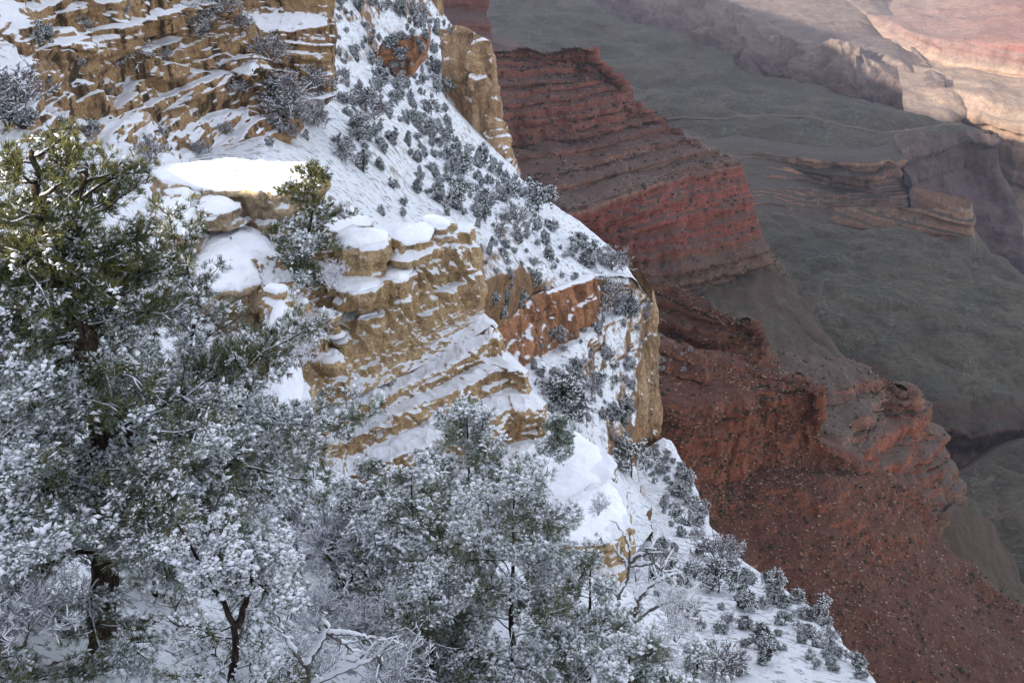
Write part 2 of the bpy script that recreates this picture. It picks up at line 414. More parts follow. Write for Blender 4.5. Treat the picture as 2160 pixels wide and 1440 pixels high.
sheet('gorge_wall', [
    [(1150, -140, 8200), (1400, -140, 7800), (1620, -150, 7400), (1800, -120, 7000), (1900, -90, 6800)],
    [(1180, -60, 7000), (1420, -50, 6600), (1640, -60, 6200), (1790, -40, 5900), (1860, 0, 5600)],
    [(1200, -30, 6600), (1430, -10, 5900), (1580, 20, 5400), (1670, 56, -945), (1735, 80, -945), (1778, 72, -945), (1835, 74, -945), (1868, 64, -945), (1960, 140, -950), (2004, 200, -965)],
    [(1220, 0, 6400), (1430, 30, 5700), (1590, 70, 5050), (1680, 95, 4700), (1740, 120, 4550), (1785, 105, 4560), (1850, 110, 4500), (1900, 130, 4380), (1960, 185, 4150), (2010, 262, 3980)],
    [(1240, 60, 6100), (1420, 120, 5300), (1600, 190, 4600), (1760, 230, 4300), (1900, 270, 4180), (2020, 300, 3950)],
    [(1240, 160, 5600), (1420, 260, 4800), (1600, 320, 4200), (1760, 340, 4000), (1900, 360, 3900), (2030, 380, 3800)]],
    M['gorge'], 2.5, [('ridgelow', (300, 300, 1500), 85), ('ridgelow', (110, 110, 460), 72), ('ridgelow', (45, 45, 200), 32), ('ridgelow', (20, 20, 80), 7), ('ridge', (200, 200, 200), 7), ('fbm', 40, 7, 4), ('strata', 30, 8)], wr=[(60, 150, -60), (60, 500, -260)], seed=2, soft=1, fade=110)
sheet('canyon_wall', [
    [(860, -90, 3000), (960, -90, 2950), (1025, -80, 2900)],
    [(860, 20, 2950), (960, 20, 2900), (1026, 22, 2850)],
    [(860, 45, 2880), (960, 42, 2840), (1032, 44, 2800)],
    [(860, 95, 2850), (960, 95, 2810), (1038, 90, 2780)],
    [(860, 150, 2600), (980, 150, 2600), (1100, 105, 2750)],
    [(860, 260, 2500), (980, 260, 2500), (1180, 160, 3000)]],
    M['promD'], 3, [('joint', 40, 14), ('fbm', 60, 10, 4), ('strata', 18, 8)], wr=[(-60, 300, -20), (-500, 700, -40)], seed=3, soft=1)
tonto = sheet('plateau', [
    [(960, -140, -1300), (1200, -100, -1300), (1300, -40, -1300), (1480, 20, -1300), (1640, 110, -1300), (1760, 140, -1300), (1900, 180, -1300), (2050, 215, -1300), (2110, 235, -1250)],
    [(960, -70, -960), (1215, -30, -965), (1288, 30, -965), (1316, 68, -962), (1400, 74, -958), (1450, 88, -955), (1470, 108, -953), (1545, 124, -952), (1556, 150, -950), (1620, 170, -950), (1760, 195, -950), (1890, 235, -950), (2030, 262, -950), (2082, 277, -950)],
    [(960, -10, -945), (1210, 20, -950), (1290, 70, -952), (1400, 120, -950), (1540, 160, -948), (1700, 210, -945), (1850, 250, -946), (1960, 270, -948), (2070, 284, -950)],
    [(1000, 80, -935), (1250, 140, -935), (1420, 200, -930), (1600, 240, -935), (1800, 270, -940), (1930, 290, -945), (2020, 295, -952)],
    [(1100, 200, -930), (1300, 260, -925), (1450, 270, -930), (1600, 280, -940), (1750, 300, -940), (1850, 305, -945), (1960, 305, -955)],
    [(1200, 300, -935), (1350, 310, -930), (1480, 315, -940), (1560, 303, -945), (1640, 330, -949), (1740, 346, -953), (1830, 349, -954), (1916, 330, -954)]],
    M['tonto'], 3, [('up', 420, 20, 5), ('gully', 520, 34), ('gully', 190, 14), ('up', 45, 2, 4)], seed=4, smooth=True, soft=2)
sheet('cliff_band', [
    [(1300, 290, -936), (1480, 296, -942), (1560, 286, -947), (1640, 300, -949), (1740, 312, -950), (1830, 314, -950), (1907, 298, -951)],
    [(1300, 300, -933.5), (1480, 306, -937), (1560, 298, -943), (1640, 316, -946), (1740, 330, -948), (1830, 332, -948), (1907, 314, -948)],
    [(1300, 312, -935), (1480, 322, -941), (1560, 306, -946), (1640, 326, -950), (1740, 342, -955), (1830, 346, -957), (1906, 330, -960)],
    [(1300, 330, -937), (1480, 334, -946), (1575, 332, -960), (1660, 344, -970), (1752, 380, -1025), (1840, 394, -1045), (1894, 388, -1045)],
    [(1300, 360, -940), (1480, 360, -950), (1590, 372, -975), (1700, 385, -1010), (1770, 396, -1052), (1860, 404, -1060), (1905, 400, -1062)],
    [(1300, 400, -945), (1480, 400, -955), (1600, 392, -978), (1700, 402, -1015), (1790, 412, -1062), (1865, 412, -1068), (1910, 410, -1072)],
    [(1300, 440, -950), (1480, 430, -958), (1610, 412, -990), (1690, 436, -1040), (1770, 442, -1095), (1862, 440, -1105), (1912, 436, -1105)],
    [(1300, 480, -955), (1480, 460, -960), (1620, 450, -1000), (1740, 470, -1060), (1800, 478, -1120), (1900, 470, -1140), (1960, 468, -1150)],
    [(1300, 520, -960), (1480, 500, -970), (1640, 520, -1040), (1780, 540, -1120), (1900, 540, -1180), (1990, 540, -1220)]],
    M['tapeats'], 2.2, [('joint', 34, 20), ('fbms', 60, 14, 4), ('strata', 12, 9), ('block', (40, 40, 20), 9, .9), ('fbms', 14, 4, 3)], wr=[(30, 60, -10), (-60, 300, -40)], seed=5, soft=0, terr=[0, 0, 3, 2, 1, 3, 2, 2])
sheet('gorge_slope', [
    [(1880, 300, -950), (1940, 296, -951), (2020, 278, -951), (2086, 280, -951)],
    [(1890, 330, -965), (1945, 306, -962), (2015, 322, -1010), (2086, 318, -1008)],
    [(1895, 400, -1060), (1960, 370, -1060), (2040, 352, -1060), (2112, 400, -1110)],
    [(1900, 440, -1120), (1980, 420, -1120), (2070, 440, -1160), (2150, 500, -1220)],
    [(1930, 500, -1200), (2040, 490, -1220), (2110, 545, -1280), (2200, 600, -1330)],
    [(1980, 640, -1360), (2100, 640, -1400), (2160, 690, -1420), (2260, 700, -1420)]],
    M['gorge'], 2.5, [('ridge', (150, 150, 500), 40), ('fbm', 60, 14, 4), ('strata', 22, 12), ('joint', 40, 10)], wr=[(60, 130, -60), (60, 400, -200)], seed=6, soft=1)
sheet('cliff_band', [
    [(1760, 440, 2820), (1850, 440, 2760), (1960, 442, 2740), (2030, 436, 2720), (2042, 440, 2715)],
    [(1760, 452, 2810), (1850, 456, 2750), (1960, 462, 2730), (2035, 450, 2712), (2046, 455, 2708)],
    [(1770, 480, 2790), (1850, 490, 2730), (1960, 500, 2715), (2036, 496, 2705), (2050, 500, 2700)],
    [(1790, 520, 2700), (1880, 530, 2640), (1980, 540, 2640), (2060, 560, 2650), (2110, 600, 2650)]],
    M['tapeats'], 2.5, [('joint', 34, 18), ('fbms', 50, 10, 4), ('strata', 13, 9)], wr=[(30, 70, -5), (-50, 260, -30)], seed=7, soft=0)
sheet('plateau', [
    [(1540, 420, -1100), (1700, 440, -1100), (1810, 470, -1100), (1850, 458, -1100), (1985, 474, -1130), (2120, 535, -1200), (2200, 610, -1250)],
    [(1500, 420, -950), (1700, 455, -962), (1812, 479, -955), (1850, 466, -952), (1905, 470, -950), (1980, 483, -950), (2050, 497, -952), (2110, 545, -952), (2200, 640, -955)],
    [(1480, 520, -930), (1640, 520, -950), (1740, 540, -955), (1850, 530, -948), (2000, 550, -945), (2120, 610, -945), (2240, 690, -950)],
    [(1480, 640, -930), (1650, 640, -940), (1800, 650, -945), (2000, 660, -940), (2150, 700, -940), (2260, 740, -945)],
    [(1560, 760, -930), (1750, 760, -940), (1900, 740, -945), (2060, 740, -945), (2260, 780, -945)],
    [(1700, 860, -940), (1850, 840, -945), (1985, 838, -948), (2060, 827, -948), (2160, 822, -948), (2280, 815, -948)],
    [(1720, 900, -950), (1860, 880, -960), (1988, 885, -982), (2060, 892, -985), (2160, 884, -985), (2280, 875, -985)],
    [(1720, 930, -960), (1860, 900, -970), (1992, 895, -990), (2060, 900, -993), (2160, 892, -993), (2280, 883, -993)]],
    M['tonto'], 3, [('up', 330, 22, 5), ('gully', 420, 36), ('gully', 150, 13), ('gully', 60, 5), ('up', 40, 3, 4), ('strata', 9, 9), ('joint', 30, 12)], seed=8, smooth=False, soft=1)
sheet('plateau', [
    [(1900, 1000, -1030), (2040, 965, -1050), (2100, 930, -1050), (2170, 912, -1050), (2300, 900, -1050)],
    [(1900, 1030, -985), (1985, 1010, -985), (2040, 985, -978), (2070, 965, -968), (2105, 946, -962), (2170, 930, -958), (2300, 918, -955)],
    [(1900, 1100, -985), (2000, 1080, -985), (2080, 1050, -980), (2200, 1030, -970), (2300, 1030, -965)],
    [(1950, 1200, -985), (2050, 1170, -980), (2150, 1160, -975), (2300, 1160, -970)],
    [(2000, 1320, -980), (2100, 1320, -980), (2200, 1320, -980), (2320, 1300, -975)]],
    M['tonto'], 3, [('up', 240, 16, 5), ('gully', 260, 22), ('gully', 90, 8), ('up', 30, 2, 4)], seed=9, smooth=True)
sheet('gorge_slope', [  # dark rock colour stands in for shade deep in the side canyon
    [(1860, 880, -968), (1988, 886, -988), (2060, 893, -991), (2160, 885, -991), (2280, 876, -991)],
    [(1880, 930, -1010), (1996, 915, -1020), (2064, 920, -1030), (2160, 910, -1030), (2280, 905, -1030)],
    [(1900, 980, -1090), (2010, 965, -1100), (2070, 990, -1130), (2160, 980, -1140), (2280, 970, -1140)],
    [(1930, 1050, -1190), (2050, 1060, -1220), (2120, 1070, -1230), (2280, 1060, -1230)]],
    M['gorge'], 2.5, [('ridge', (60, 60, 300), 16), ('ridge', (24, 24, 90), 6), ('strata', 14, 5)], seed=17, soft=0)
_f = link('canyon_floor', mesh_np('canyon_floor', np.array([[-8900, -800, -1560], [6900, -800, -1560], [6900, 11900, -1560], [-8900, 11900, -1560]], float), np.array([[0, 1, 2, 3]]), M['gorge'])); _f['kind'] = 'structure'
promD = sheet('red_promontory', [
    [(900, 92, -392), (1030, 92, -392), (1100, 92, -392), (1190, 99, -392), (1243, 103, -394)],
    [(900, 135, -425), (1030, 126, -425), (1150, 128, -425), (1238, 124, -424), (1258, 130, -426)],
    [(900, 230, -480), (1040, 215, -480), (1180, 200, -480), (1290, 176, -478), (1322, 186, -480)],
    [(900, 262, -508), (1050, 255, -508), (1200, 238, -508), (1290, 218, -506), (1330, 214, -508)],
    [(900, 330, -560), (1070, 315, -560), (1250, 292, -560), (1370, 258, -556), (1400, 268, -560)],
    [(900, 480, -620), (1100, 468, -620), (1220, 443, -620), (1330, 402, -620), (1450, 366, -620), (1558, 347, -620)],
    [(900, 500, -628), (1100, 484, -628), (1220, 456, -628), (1330, 414, -628), (1450, 378, -628), (1562, 358, -628)],
    [(900, 640, -756), (1100, 600, -756), (1250, 540, -752), (1330, 570, -760), (1450, 556, -758), (1560, 528, -758), (1612, 518, -760)],
    [(900, 680, -780), (1150, 640, -780), (1340, 600, -785), (1480, 590, -790), (1600, 552, -785), (1622, 545, -790)],
    [(1000, 800, -860), (1250, 720, -860), (1420, 650, -850), (1520, 620, -850), (1590, 590, -840), (1660, 590, -850)]],
    M['promD'], 2.6, [('ridge', (120, 120, 600), 12), ('joint', 30, 9), ('fbm', 60, 9, 5), ('fbm', 12, 1.8, 3), ('strata', 13, 8), ('strata', 5, 3), ('block', (26, 26, 16), 5, .8), ('block', (10, 10, 6), 2, .8), ('crack', 40, 5), ('crack', 16, 2.4)], wr=[(10, 90, -25), (-60, 300, -150), (-500, 700, -560)], nw=24, seed=10, soft=0, fade=50, terr=[1, 4, 2, 3, 4, 1, 0, 2, 3])
sheet('shale_spur', [
    [(1480, 560, -800), (1580, 560, -800), (1630, 575, -815), (1680, 605, -845), (1706, 632, -865), (1716, 668, -890)],
    [(1480, 640, -840), (1570, 640, -850), (1630, 650, -868), (1680, 660, -880), (1712, 690, -905), (1730, 700, -915)],
    [(1500, 720, -890), (1580, 720, -895), (1640, 710, -900), (1700, 710, -915), (1750, 745, -935), (1790, 768, -945)],
    [(1520, 800, -930), (1600, 800, -930), (1700, 790, -945), (1780, 800, -955), (1840, 820, -965)],
    [(1560, 900, -955), (1700, 880, -965), (1800, 870, -975), (1880, 880, -980)]],
    M['spur'], 3, [('ridge', (70, 70, 260), 14), ('fbm', 40, 7, 5), ('strata', 12, 5), ('fbm', 10, 1.4, 3)], wr=[(10, 60, -15), (-40, 200, -80)], seed=11, soft=1)
promE = sheet('red_ridge', [
    [(1300, 566, -430), (1400, 590, -432), (1480, 628, -436), (1560, 663, -442), (1588, 680, -446)],
    [(1300, 650, -470), (1420, 690, -472), (1500, 716, -474), (1590, 702, -470), (1604, 714, -472)],
    [(1320, 760, -530), (1480, 790, -530), (1560, 790, -532), (1616, 760, -530)],
    [(1360, 900, -600), (1600, 860, -600), (1670, 800, -600)]],
    M['promE'], 2.8, [('ridge', (60, 60, 260), 5), ('joint', 16, 4), ('fbm', 26, 4, 5), ('strata', 7, 4), ('block', (14, 14, 8), 3, .8), ('fbm', 4, 1, 3)], wr=[(6, 60, -26), (-80, 260, -210)], seed=12, soft=0, terr=[3, 3, 3])
promG = sheet('red_promontory', [
    [(1560, 748, -556), (1700, 764, -560), (1800, 777, -562), (1880, 803, -568), (1922, 826, -574)],
    [(1600, 900, -596), (1700, 920, -600), (1768, 962, -600), (1803, 905, -600), (1835, 852, -598), (1928, 836, -590)],
    [(1600, 930, -606), (1700, 940, -606), (1770, 975, -606), (1808, 925, -610), (1842, 872, -612), (1932, 850, -604)],
    [(1640, 1010, -640), (1720, 1005, -636), (1790, 1002, -634), (1850, 1015, -664), (1915, 1005, -695), (1962, 980, -705), (1966, 958, -700)],
    [(1680, 1070, -690), (1780, 1070, -690), (1850, 1080, -720), (1930, 1075, -750), (1982, 1045, -765), (1988, 1010, -765)],
    [(1750, 1180, -800), (1880, 1180, -830), (1990, 1120, -850), (2020, 1060, -860)]],
    M['promG'], 2.6, [('ridge', (60, 60, 300), 12), ('joint', 18, 6), ('fbm', 30, 4, 5), ('strata', 7, 4.5), ('block', (14, 14, 8), 3, .8), ('fbm', 5, 1, 3), ('crack', 22, 4), ('crack', 9, 1.6)], wr=[(5, 60, -26), (-80, 260, -220)], seed=13, soft=0, terr=[2, 0, 2, 2, 3])
sheet('shale_spur', [
    [(1900, 1060, -800), (1975, 1050, -800), (2040, 1075, -830), (2085, 1112, -865), (2120, 1180, -900), (2150, 1245, -930)],
    [(1900, 1140, -830), (1980, 1130, -840), (2050, 1150, -860), (2100, 1210, -900), (2160, 1290, -945)],
    [(1900, 1300, -900), (2000, 1280, -910), (2090, 1300, -930), (2200, 1370, -965)],
    [(1960, 1440, -960), (2100, 1440, -975), (2260, 1440, -985)]],
    M['spur'], 3, [('ridge', (60, 60, 220), 12), ('fbm', 34, 6, 5), ('fbm', 9, 1.2, 3)], wr=[(10, 60, -15), (-40, 200, -80)], seed=14, soft=1)
promF = sheet('red_slope', [
    [(1340, 690, -400), (1400, 722, -402), (1470, 752, -405), (1530, 758, -410), (1620, 785, -412), (1700, 798, -414)],
    [(1340, 760, -410), (1440, 800, -416), (1500, 806, -420), (1580, 815, -421), (1680, 816, -418), (1724, 822, -416)],
    [(1340, 880, -432), (1440, 900, -436), (1533, 884, -438), (1600, 846, -430), (1690, 830, -427), (1728, 834, -425)],
    [(1340, 920, -446), (1440, 930, -446), (1536, 908, -452), (1600, 868, -444), (1692, 850, -438), (1731, 856, -436)],
    [(1340, 1020, -480), (1450, 1020, -482), (1528, 1016, -500), (1620, 982, -494), (1705, 946, -484), (1724, 930, -478)],
    [(1360, 1130, -516), (1480, 1110, -512), (1600, 1075, -512), (1740, 1015, -500), (1850, 1012, -530), (1936, 1046, -562)],
    [(1400, 1240, -538), (1540, 1210, -534), (1700, 1160, -531), (1850, 1110, -546), (1930, 1080, -570), (1948, 1066, -573)],
    [(1440, 1330, -556), (1600, 1300, -552), (1780, 1220, -551), (1900, 1170, -572), (1970, 1150, -592), (1992, 1200, -612)],
    [(1500, 1430, -573), (1700, 1400, -570), (1860, 1320, -575), (1990, 1255, -600), (2070, 1272, -632), (2200, 1318, -655)],
    [(1560, 1560, -598), (1800, 1540, -596), (2000, 1480, -606), (2200, 1470, -640), (2320, 1470, -670)],
    [(1600, 1700, -625), (1900, 1700, -625), (2400, 1640, -690)]],
    M['promF'], 2.6, [('ridge', (60, 60, 260), 7), ('ridge', (24, 24, 90), 2.5), ('joint', 16, 4.2), ('fbm', 22, 3, 5), ('strata', 7, 1.3), ('strata', 2.6, .6), ('block', (9, 9, 12), 1.8, .8), ('fbm', 3, .9, 3), ('fbm', 1.4, .4, 2), ('crack', 20, 4), ('crack', 8, 1.5)], wl=[(-150, -60, -10)], wr=[(5, 50, -24), (-80, 240, -230)], seed=15, soft=0, terr=[2, 1, 0, 0, 0, 0, 0, 0, 0, 0])

def trail():
    A = tonto[1].reshape(-1, 3); x, y, f = project(A)
    px = np.interp(np.linspace(0, 1, 260), np.linspace(0, 1, 9), [1370, 1440, 1520, 1600, 1690, 1760, 1850, 1930, 2026]); py = np.interp(px, [1370, 1440, 1600, 1760, 1850, 1930, 2026], [245, 243, 244, 256, 266, 262, 254])
    c = np.array([P3(a, b_, -944) for a, b_ in zip(px, py)])
    for k in range(len(c)):
        q = np.argsort(np.sum((A[:, :2]-c[k, :2])**2, 1))[:6]; c[k, 2] = A[q, 2].max()+.8
    c[:, 2] = blur(c[:, None], 4)[:, 0, 2]+.5
    t = nrm(np.gradient(c, axis=0)); s_ = np.cross(t, [0, 0, 1.]); s_ = s_/np.linalg.norm(s_, axis=1)[:, None]*4.5
    o = link('trail', mesh_np('trail', np.array([c-s_, c+s_]).reshape(-1, 3), grid_faces(2, len(c)), M['path'])); o['kind'] = 'structure'
def nrm(v): return v/np.maximum(np.linalg.norm(v, axis=-1, keepdims=True), 1e-9)
M['path'] = flatland('trail_dust', (.17, .13, .085), (.20, .15, .10), (.15, .12, .08), 30)
trail()

# ------------------------------------------------------------------ the snowy upper cliffs
sheet('tan_pinnacle', [
    [(928, 64, 430), (960, 54, 428), (990, 60, 424), (1018, 82, 420), (1024, 100, 419)],
    [(930, 108, 426), (958, 116, 424), (990, 116, 420), (1024, 112, 417), (1030, 130, 417)],
    [(934, 200, 424), (964, 212, 422), (1000, 200, 418), (1030, 180, 415), (1042, 205, 415)],
    [(940, 290, 422), (972, 300, 419), (1010, 290, 415), (1050, 260, 412), (1060, 295, 412)],
    [(950, 350, 410), (990, 360, 405), (1040, 350, 400), (1066, 330, 402), (1072, 345, 402)],
    [(960, 430, 400), (1040, 430, 390), (1090, 390, 392)]],
    M['tancliff'], 2.5, [('joint', 12, 3.6), ('block', (7, 7, 12), 2.2, .9), ('block', (3, 3, 4), .7, .9), ('fbm', 16, 2.2, 4), ('fbm', 4, .5, 3), ('crack', 12, 2.6), ('crack', 5, .9)], wr=[(1, 14, 0), (-12, 60, -4)], seed=20, soft=0)
sheet('tan_pinnacle', [
    [(820, -70, 620), (870, -70, 610), (924, -60, 600)],
    [(820, 20, 612), (870, 10, 606), (922, 10, 598)],
    [(840, 60, 600), (880, 50, 590), (925, 42, 592)],
    [(850, 100, 580), (900, 90, 575), (950, 70, 580)]],
    M['tancliff'], 3, [('joint', 12, 4), ('block', (8, 8, 14), 2), ('fbm', 18, 2, 4)], wr=[(1, 16, 0), (-20, 90, -4)], seed=21, soft=0)
slopeK = sheet('snow_slope', [
    [(640, -60, 340), (700, -60, 400), (800, -50, 500), (880, -40, 590), (920, -20, 640)],
    [(640, 40, 270), (700, 50, 320), (800, 40, 430), (880, 30, 540), (930, 40, 600)],
    [(600, 140, 200), (700, 130, 260), (800, 130, 360), (890, 110, 470), (960, 110, 520)],
    [(560, 240, 150), (660, 230, 180), (760, 220, 230), (870, 220, 330), (975, 230, 430)],
    [(540, 340, 118), (640, 340, 130), (760, 330, 162), (900, 330, 262), (1000, 330, 360), (1072, 346, 406)],
    [(520, 430, 98), (640, 430, 106), (760, 430, 124), (900, 420, 185), (1020, 400, 270), (1115, 395, 350), (1130, 402, 348)],
    [(500, 540, 84), (700, 540, 90), (850, 520, 112), (1000, 490, 170), (1120, 460, 250), (1200, 450, 300), (1222, 470, 292)],
    [(500, 640, 74), (750, 640, 84), (900, 620, 112), (1030, 590, 160), (1150, 545, 215), (1240, 515, 262), (1316, 540, 268)],
    [(500, 730, 70), (800, 730, 84), (960, 700, 130), (1040, 683, 172), (1130, 622, 196), (1250, 582, 222), (1330, 590, 248), (1378, 640, 256)]],
    M['slope'], 2.4, [('fbm', 22, 2.4, 5), ('fbm', 4.5, .6, 4), ('fbms', 9, 1.2, 4)], wr=[(1, 10, -12), (-6, 60, -60)], wl=[(-60, 0, 0)], seed=22, soft=2)
slopeK2 = sheet('snow_slope', [
    [(940, 694, 128), (1040, 680, 174), (1130, 619, 198), (1250, 579, 224), (1328, 586, 249), (1380, 638, 257)],
    [(940, 710, 126), (1042, 690, 172), (1130, 628, 196), (1252, 586, 221), (1326, 600, 246), (1379, 642, 255.5)],
    [(980, 800, 128), (1098, 772, 173), (1170, 728, 197), (1256, 664, 221), (1310, 652, 236), (1377, 646, 254)],
    [(980, 830, 124), (1106, 790, 164), (1176, 748, 188), (1262, 690, 212), (1340, 655, 240), (1376, 650, 252)],
    [(980, 900, 116), (1110, 860, 146), (1190, 820, 172), (1270, 780, 202), (1340, 740, 228), (1350, 745, 232)],
    [(980, 980, 104), (1120, 940, 128), (1200, 900, 154), (1280, 870, 182), (1336, 860, 206), (1342, 870, 208)],
    [(980, 1100, 88), (1120, 1050, 108), (1220, 1010, 134), (1290, 990, 160), (1330, 985, 182), (1338, 990, 184)],
    [(1000, 1220, 74), (1150, 1160, 90), (1260, 1120, 112), (1330, 1090, 140), (1362, 1060, 165)],
    [(1000, 1330, 62), (1150, 1270, 76), (1260, 1225, 90), (1330, 1180, 110), (1376, 1120, 138)]],
    M['slope'], 2.4, [('fbm', 18, 1.8, 5), ('fbm', 4, .5, 4), ('block', (5, 5, 4), .9)], wl=[(-40, 0, 0)], wr=[(.5, 5, -8), (-4, 40, -60)], seed=23, soft=1)
# rock skin standing proud of the slope where the orange band is exposed
sheet('orange_cliff', [
    [(1020, 690, 166), (1042, 678, 171), (1130, 620, 195), (1190, 600, 208), (1252, 578, 220)],
    [(1022, 698, 164.5), (1043, 688, 169.5), (1130, 630, 193.5), (1190, 610, 206), (1256, 588, 218)],
    [(1060, 750, 166), (1080, 740, 171), (1150, 690, 194), (1200, 660, 206), (1258, 630, 218)],
    [(1090, 790, 167), (1102, 776, 172), (1172, 732, 195), (1214, 704, 207), (1258, 670, 219)],
    [(1092, 800, 168), (1106, 786, 174), (1176, 744, 198), (1220, 716, 210), (1262, 684, 222)]],
    M['orange'], 2.2, [('joint', 6, 1.2), ('block', (6, 6, 6), 1.0, .9), ('block', (2.2, 2.2, 2.2), .3, .9), ('fbm', 8, .9, 4), ('fbm', 2, .3, 3), ('crack', 6, 1.0), ('crack', 2.5, .4)], wl=[(-2, 8, -4)], wr=[(.5, 4, -4), (1, 10, -14)], seed=24, soft=0)
sheet('orange_cliff', [
    [(796, 110, 352), (812, 88, 350), (850, 68, 350), (884, 62, 352)],
    [(800, 118, 345), (816, 96, 344), (850, 78, 344), (886, 72, 346)],
    [(804, 140, 344), (826, 135, 343), (856, 118, 343), (886, 100, 345)],
    [(828, 150, 344), (836, 166, 342), (856, 158, 343), (880, 128, 345)],
    [(830, 160, 350), (838, 174, 350), (858, 168, 352), (884, 140, 354)]],
    M['orange'], 2.2, [('block', (9, 9, 7), 2.2, .9), ('block', (3, 3, 3), .7, .9), ('fbm', 12, 1.4, 4), ('joint', 6, 1.2)], wl=[(-3, 20, -2)], wr=[(2, 20, -2)], seed=25, soft=0)
sheet('tan_cliff', [
    [(1312, 700, 236), (1338, 660, 241), (1360, 640, 247), (1376, 640, 250)],
    [(1314, 720, 235), (1340, 680, 240), (1364, 664, 246), (1384, 662, 249)],
    [(1330, 770, 234), (1346, 760, 238), (1366, 755, 243), (1381, 750, 246)],
    [(1322, 860, 230), (1340, 850, 234), (1364, 850, 240), (1382, 840, 243)],
    [(1318, 900, 228), (1342, 900, 233), (1372, 900, 238), (1394, 895, 241)],
    [(1334, 960, 228), (1350, 955, 232), (1366, 950, 237), (1380, 950, 240)],
    [(1338, 1010, 226), (1350, 1005, 231), (1360, 1005, 235), (1366, 1000, 238)],
    [(1330, 1070, 220), (1350, 1060, 226), (1370, 1050, 232)]],
    M['tancliff'], 2.0, [('joint', 7, 1.7), ('block', (4, 4, 8), .9, .9), ('block', (1.7, 1.7, 2.4), .35, .9), ('fbm', 9, 1.2, 4), ('fbm', 2, .25, 3), ('crack', 6, 1.0)], wl=[(-3, 9, 0), (-8, 20, 0)], wr=[(1, 9, 0), (-4, 40, 0)], seed=26, soft=0)
lowK = sheet('snow_slope', [
    [(1330, 960, 222), (1375, 940, 232), (1398, 925, 236), (1415, 930, 238)],
    [(1320, 1040, 190), (1380, 1020, 206), (1440, 1020, 216), (1475, 1040, 218)],
    [(1310, 1110, 150), (1390, 1100, 168), (1460, 1105, 178), (1508, 1125, 184)],
    [(1300, 1200, 112), (1420, 1190, 122), (1520, 1180, 134), (1600, 1212, 142), (1625, 1228, 142)],
    [(1300, 1300, 84), (1440, 1300, 92), (1580, 1280, 102), (1700, 1272, 112), (1752, 1312, 112)],
    [(1300, 1440, 64), (1480, 1440, 70), (1660, 1420, 77), (1800, 1410, 86), (1842, 1440, 86)],
    [(1300, 1600, 48), (1600, 1600, 54), (1980, 1600, 62)]],
    M['slope'], 2.4, [('fbm', 11, 1.1, 5), ('fbm', 2.6, .3, 4)], wl=[(-30, 0, 0)], wr=[(2, 10, -14), (0, 40, -80)], seed=27, soft=2)
sheet('upper_cliff', [
    [(420, -110, 176), (560, -110, 172), (640, -110, 168), (684, -105, 166)],
    [(420, 0, 172), (560, -4, 168), (640, -4, 164), (688, -2, 162)],
    [(420, 32, 171), (560, 28, 167), (640, 26, 163), (689, 24, 161)],
    [(420, 60, 167), (560, 62, 163), (640, 60, 159), (690, 56, 158)],
    [(420, 110, 166), (560, 110, 162), (640, 106, 158), (691, 100, 157)],
    [(430, 190, 163), (560, 190, 160), (640, 196, 156), (692, 196, 155)],
    [(440, 240, 150), (570, 230, 146), (640, 220, 146), (694, 206, 150)]],
    M['kaibab'], 2.2, [('strata', 1.9, .9), ('strata', .7, .3), ('block', (3.4, 3.4, 2.2), .9, .9), ('block', (1.2, 1.2, .9), .3, .9), ('fbm', 6, .9, 4), ('joint', 4, .8), ('crack', 4, .6), ('crack', 1.6, .25)], wr=[(.4, 5, -1), (-8, 40, -12)], wl=[(-20, 0, 0)], seed=30, soft=0)
upper = sheet('upper_cliff', [
    [(-160, -120, 122), (100, -120, 124), (260, -120, 128), (420, -60, 139), (500, 20, 147)],
    [(-160, -20, 119), (60, 0, 119), (220, -20, 125), (380, 10, 137), (520, 66, 146), (530, 76, 146)],
    [(-160, 40, 114), (40, 40, 113.5), (190, 40, 123), (350, 70, 134), (520, 92, 144.5), (534, 92, 145)],
    [(-160, 90, 111), (40, 110, 109), (180, 130, 120), (330, 140, 131.5), (520, 130, 143.5), (540, 128, 144)],
    [(-160, 130, 108), (60, 150, 106), (200, 190, 117.5), (330, 190, 129.5), (480, 160, 140), (575, 150, 143), (580, 168, 143)],
    [(-160, 200, 104), (60, 215, 101), (210, 250, 114.5), (340, 245, 127), (500, 230, 138), (588, 220, 141.5), (592, 235, 141.5)],
    [(-160, 230, 101), (60, 245, 98), (230, 285, 112), (360, 270, 125.5), (520, 250, 137), (600, 250, 140.5), (603, 262, 140.5)],
    [(-160, 300, 97), (80, 310, 95), (270, 330, 108.5), (400, 320, 122), (540, 310, 134.5), (604, 320, 138.5), (612, 330, 138.5)],
    [(-160, 350, 92), (100, 350, 92), (300, 370, 104), (450, 360, 116), (600, 352, 132), (620, 350, 134)],
    [(-160, 420, 80), (100, 430, 80), (300, 440, 85), (450, 430, 95), (640, 410, 108)],
    [(-160, 640, 50), (100, 640, 50), (300, 620, 56), (450, 560, 70), (650, 500, 92)]],
    M['kaibab'], 2.2, [('strata', 3.1, 1.5), ('strata', .9, .32), ('block', (5, 5, 3), 1.7, .9), ('block', (1.8, 1.8, 1.1), .5, .9), ('fbm', 9, 1.5, 4), ('fbm', 1.8, .35, 3), ('joint', 5, 1.0), ('crack', 5, .9), ('crack', 2, .35)], wl=[(-30, -10, 4)], wr=[(.4, 4, -2), (-6, 30, -18)], seed=31, soft=0)

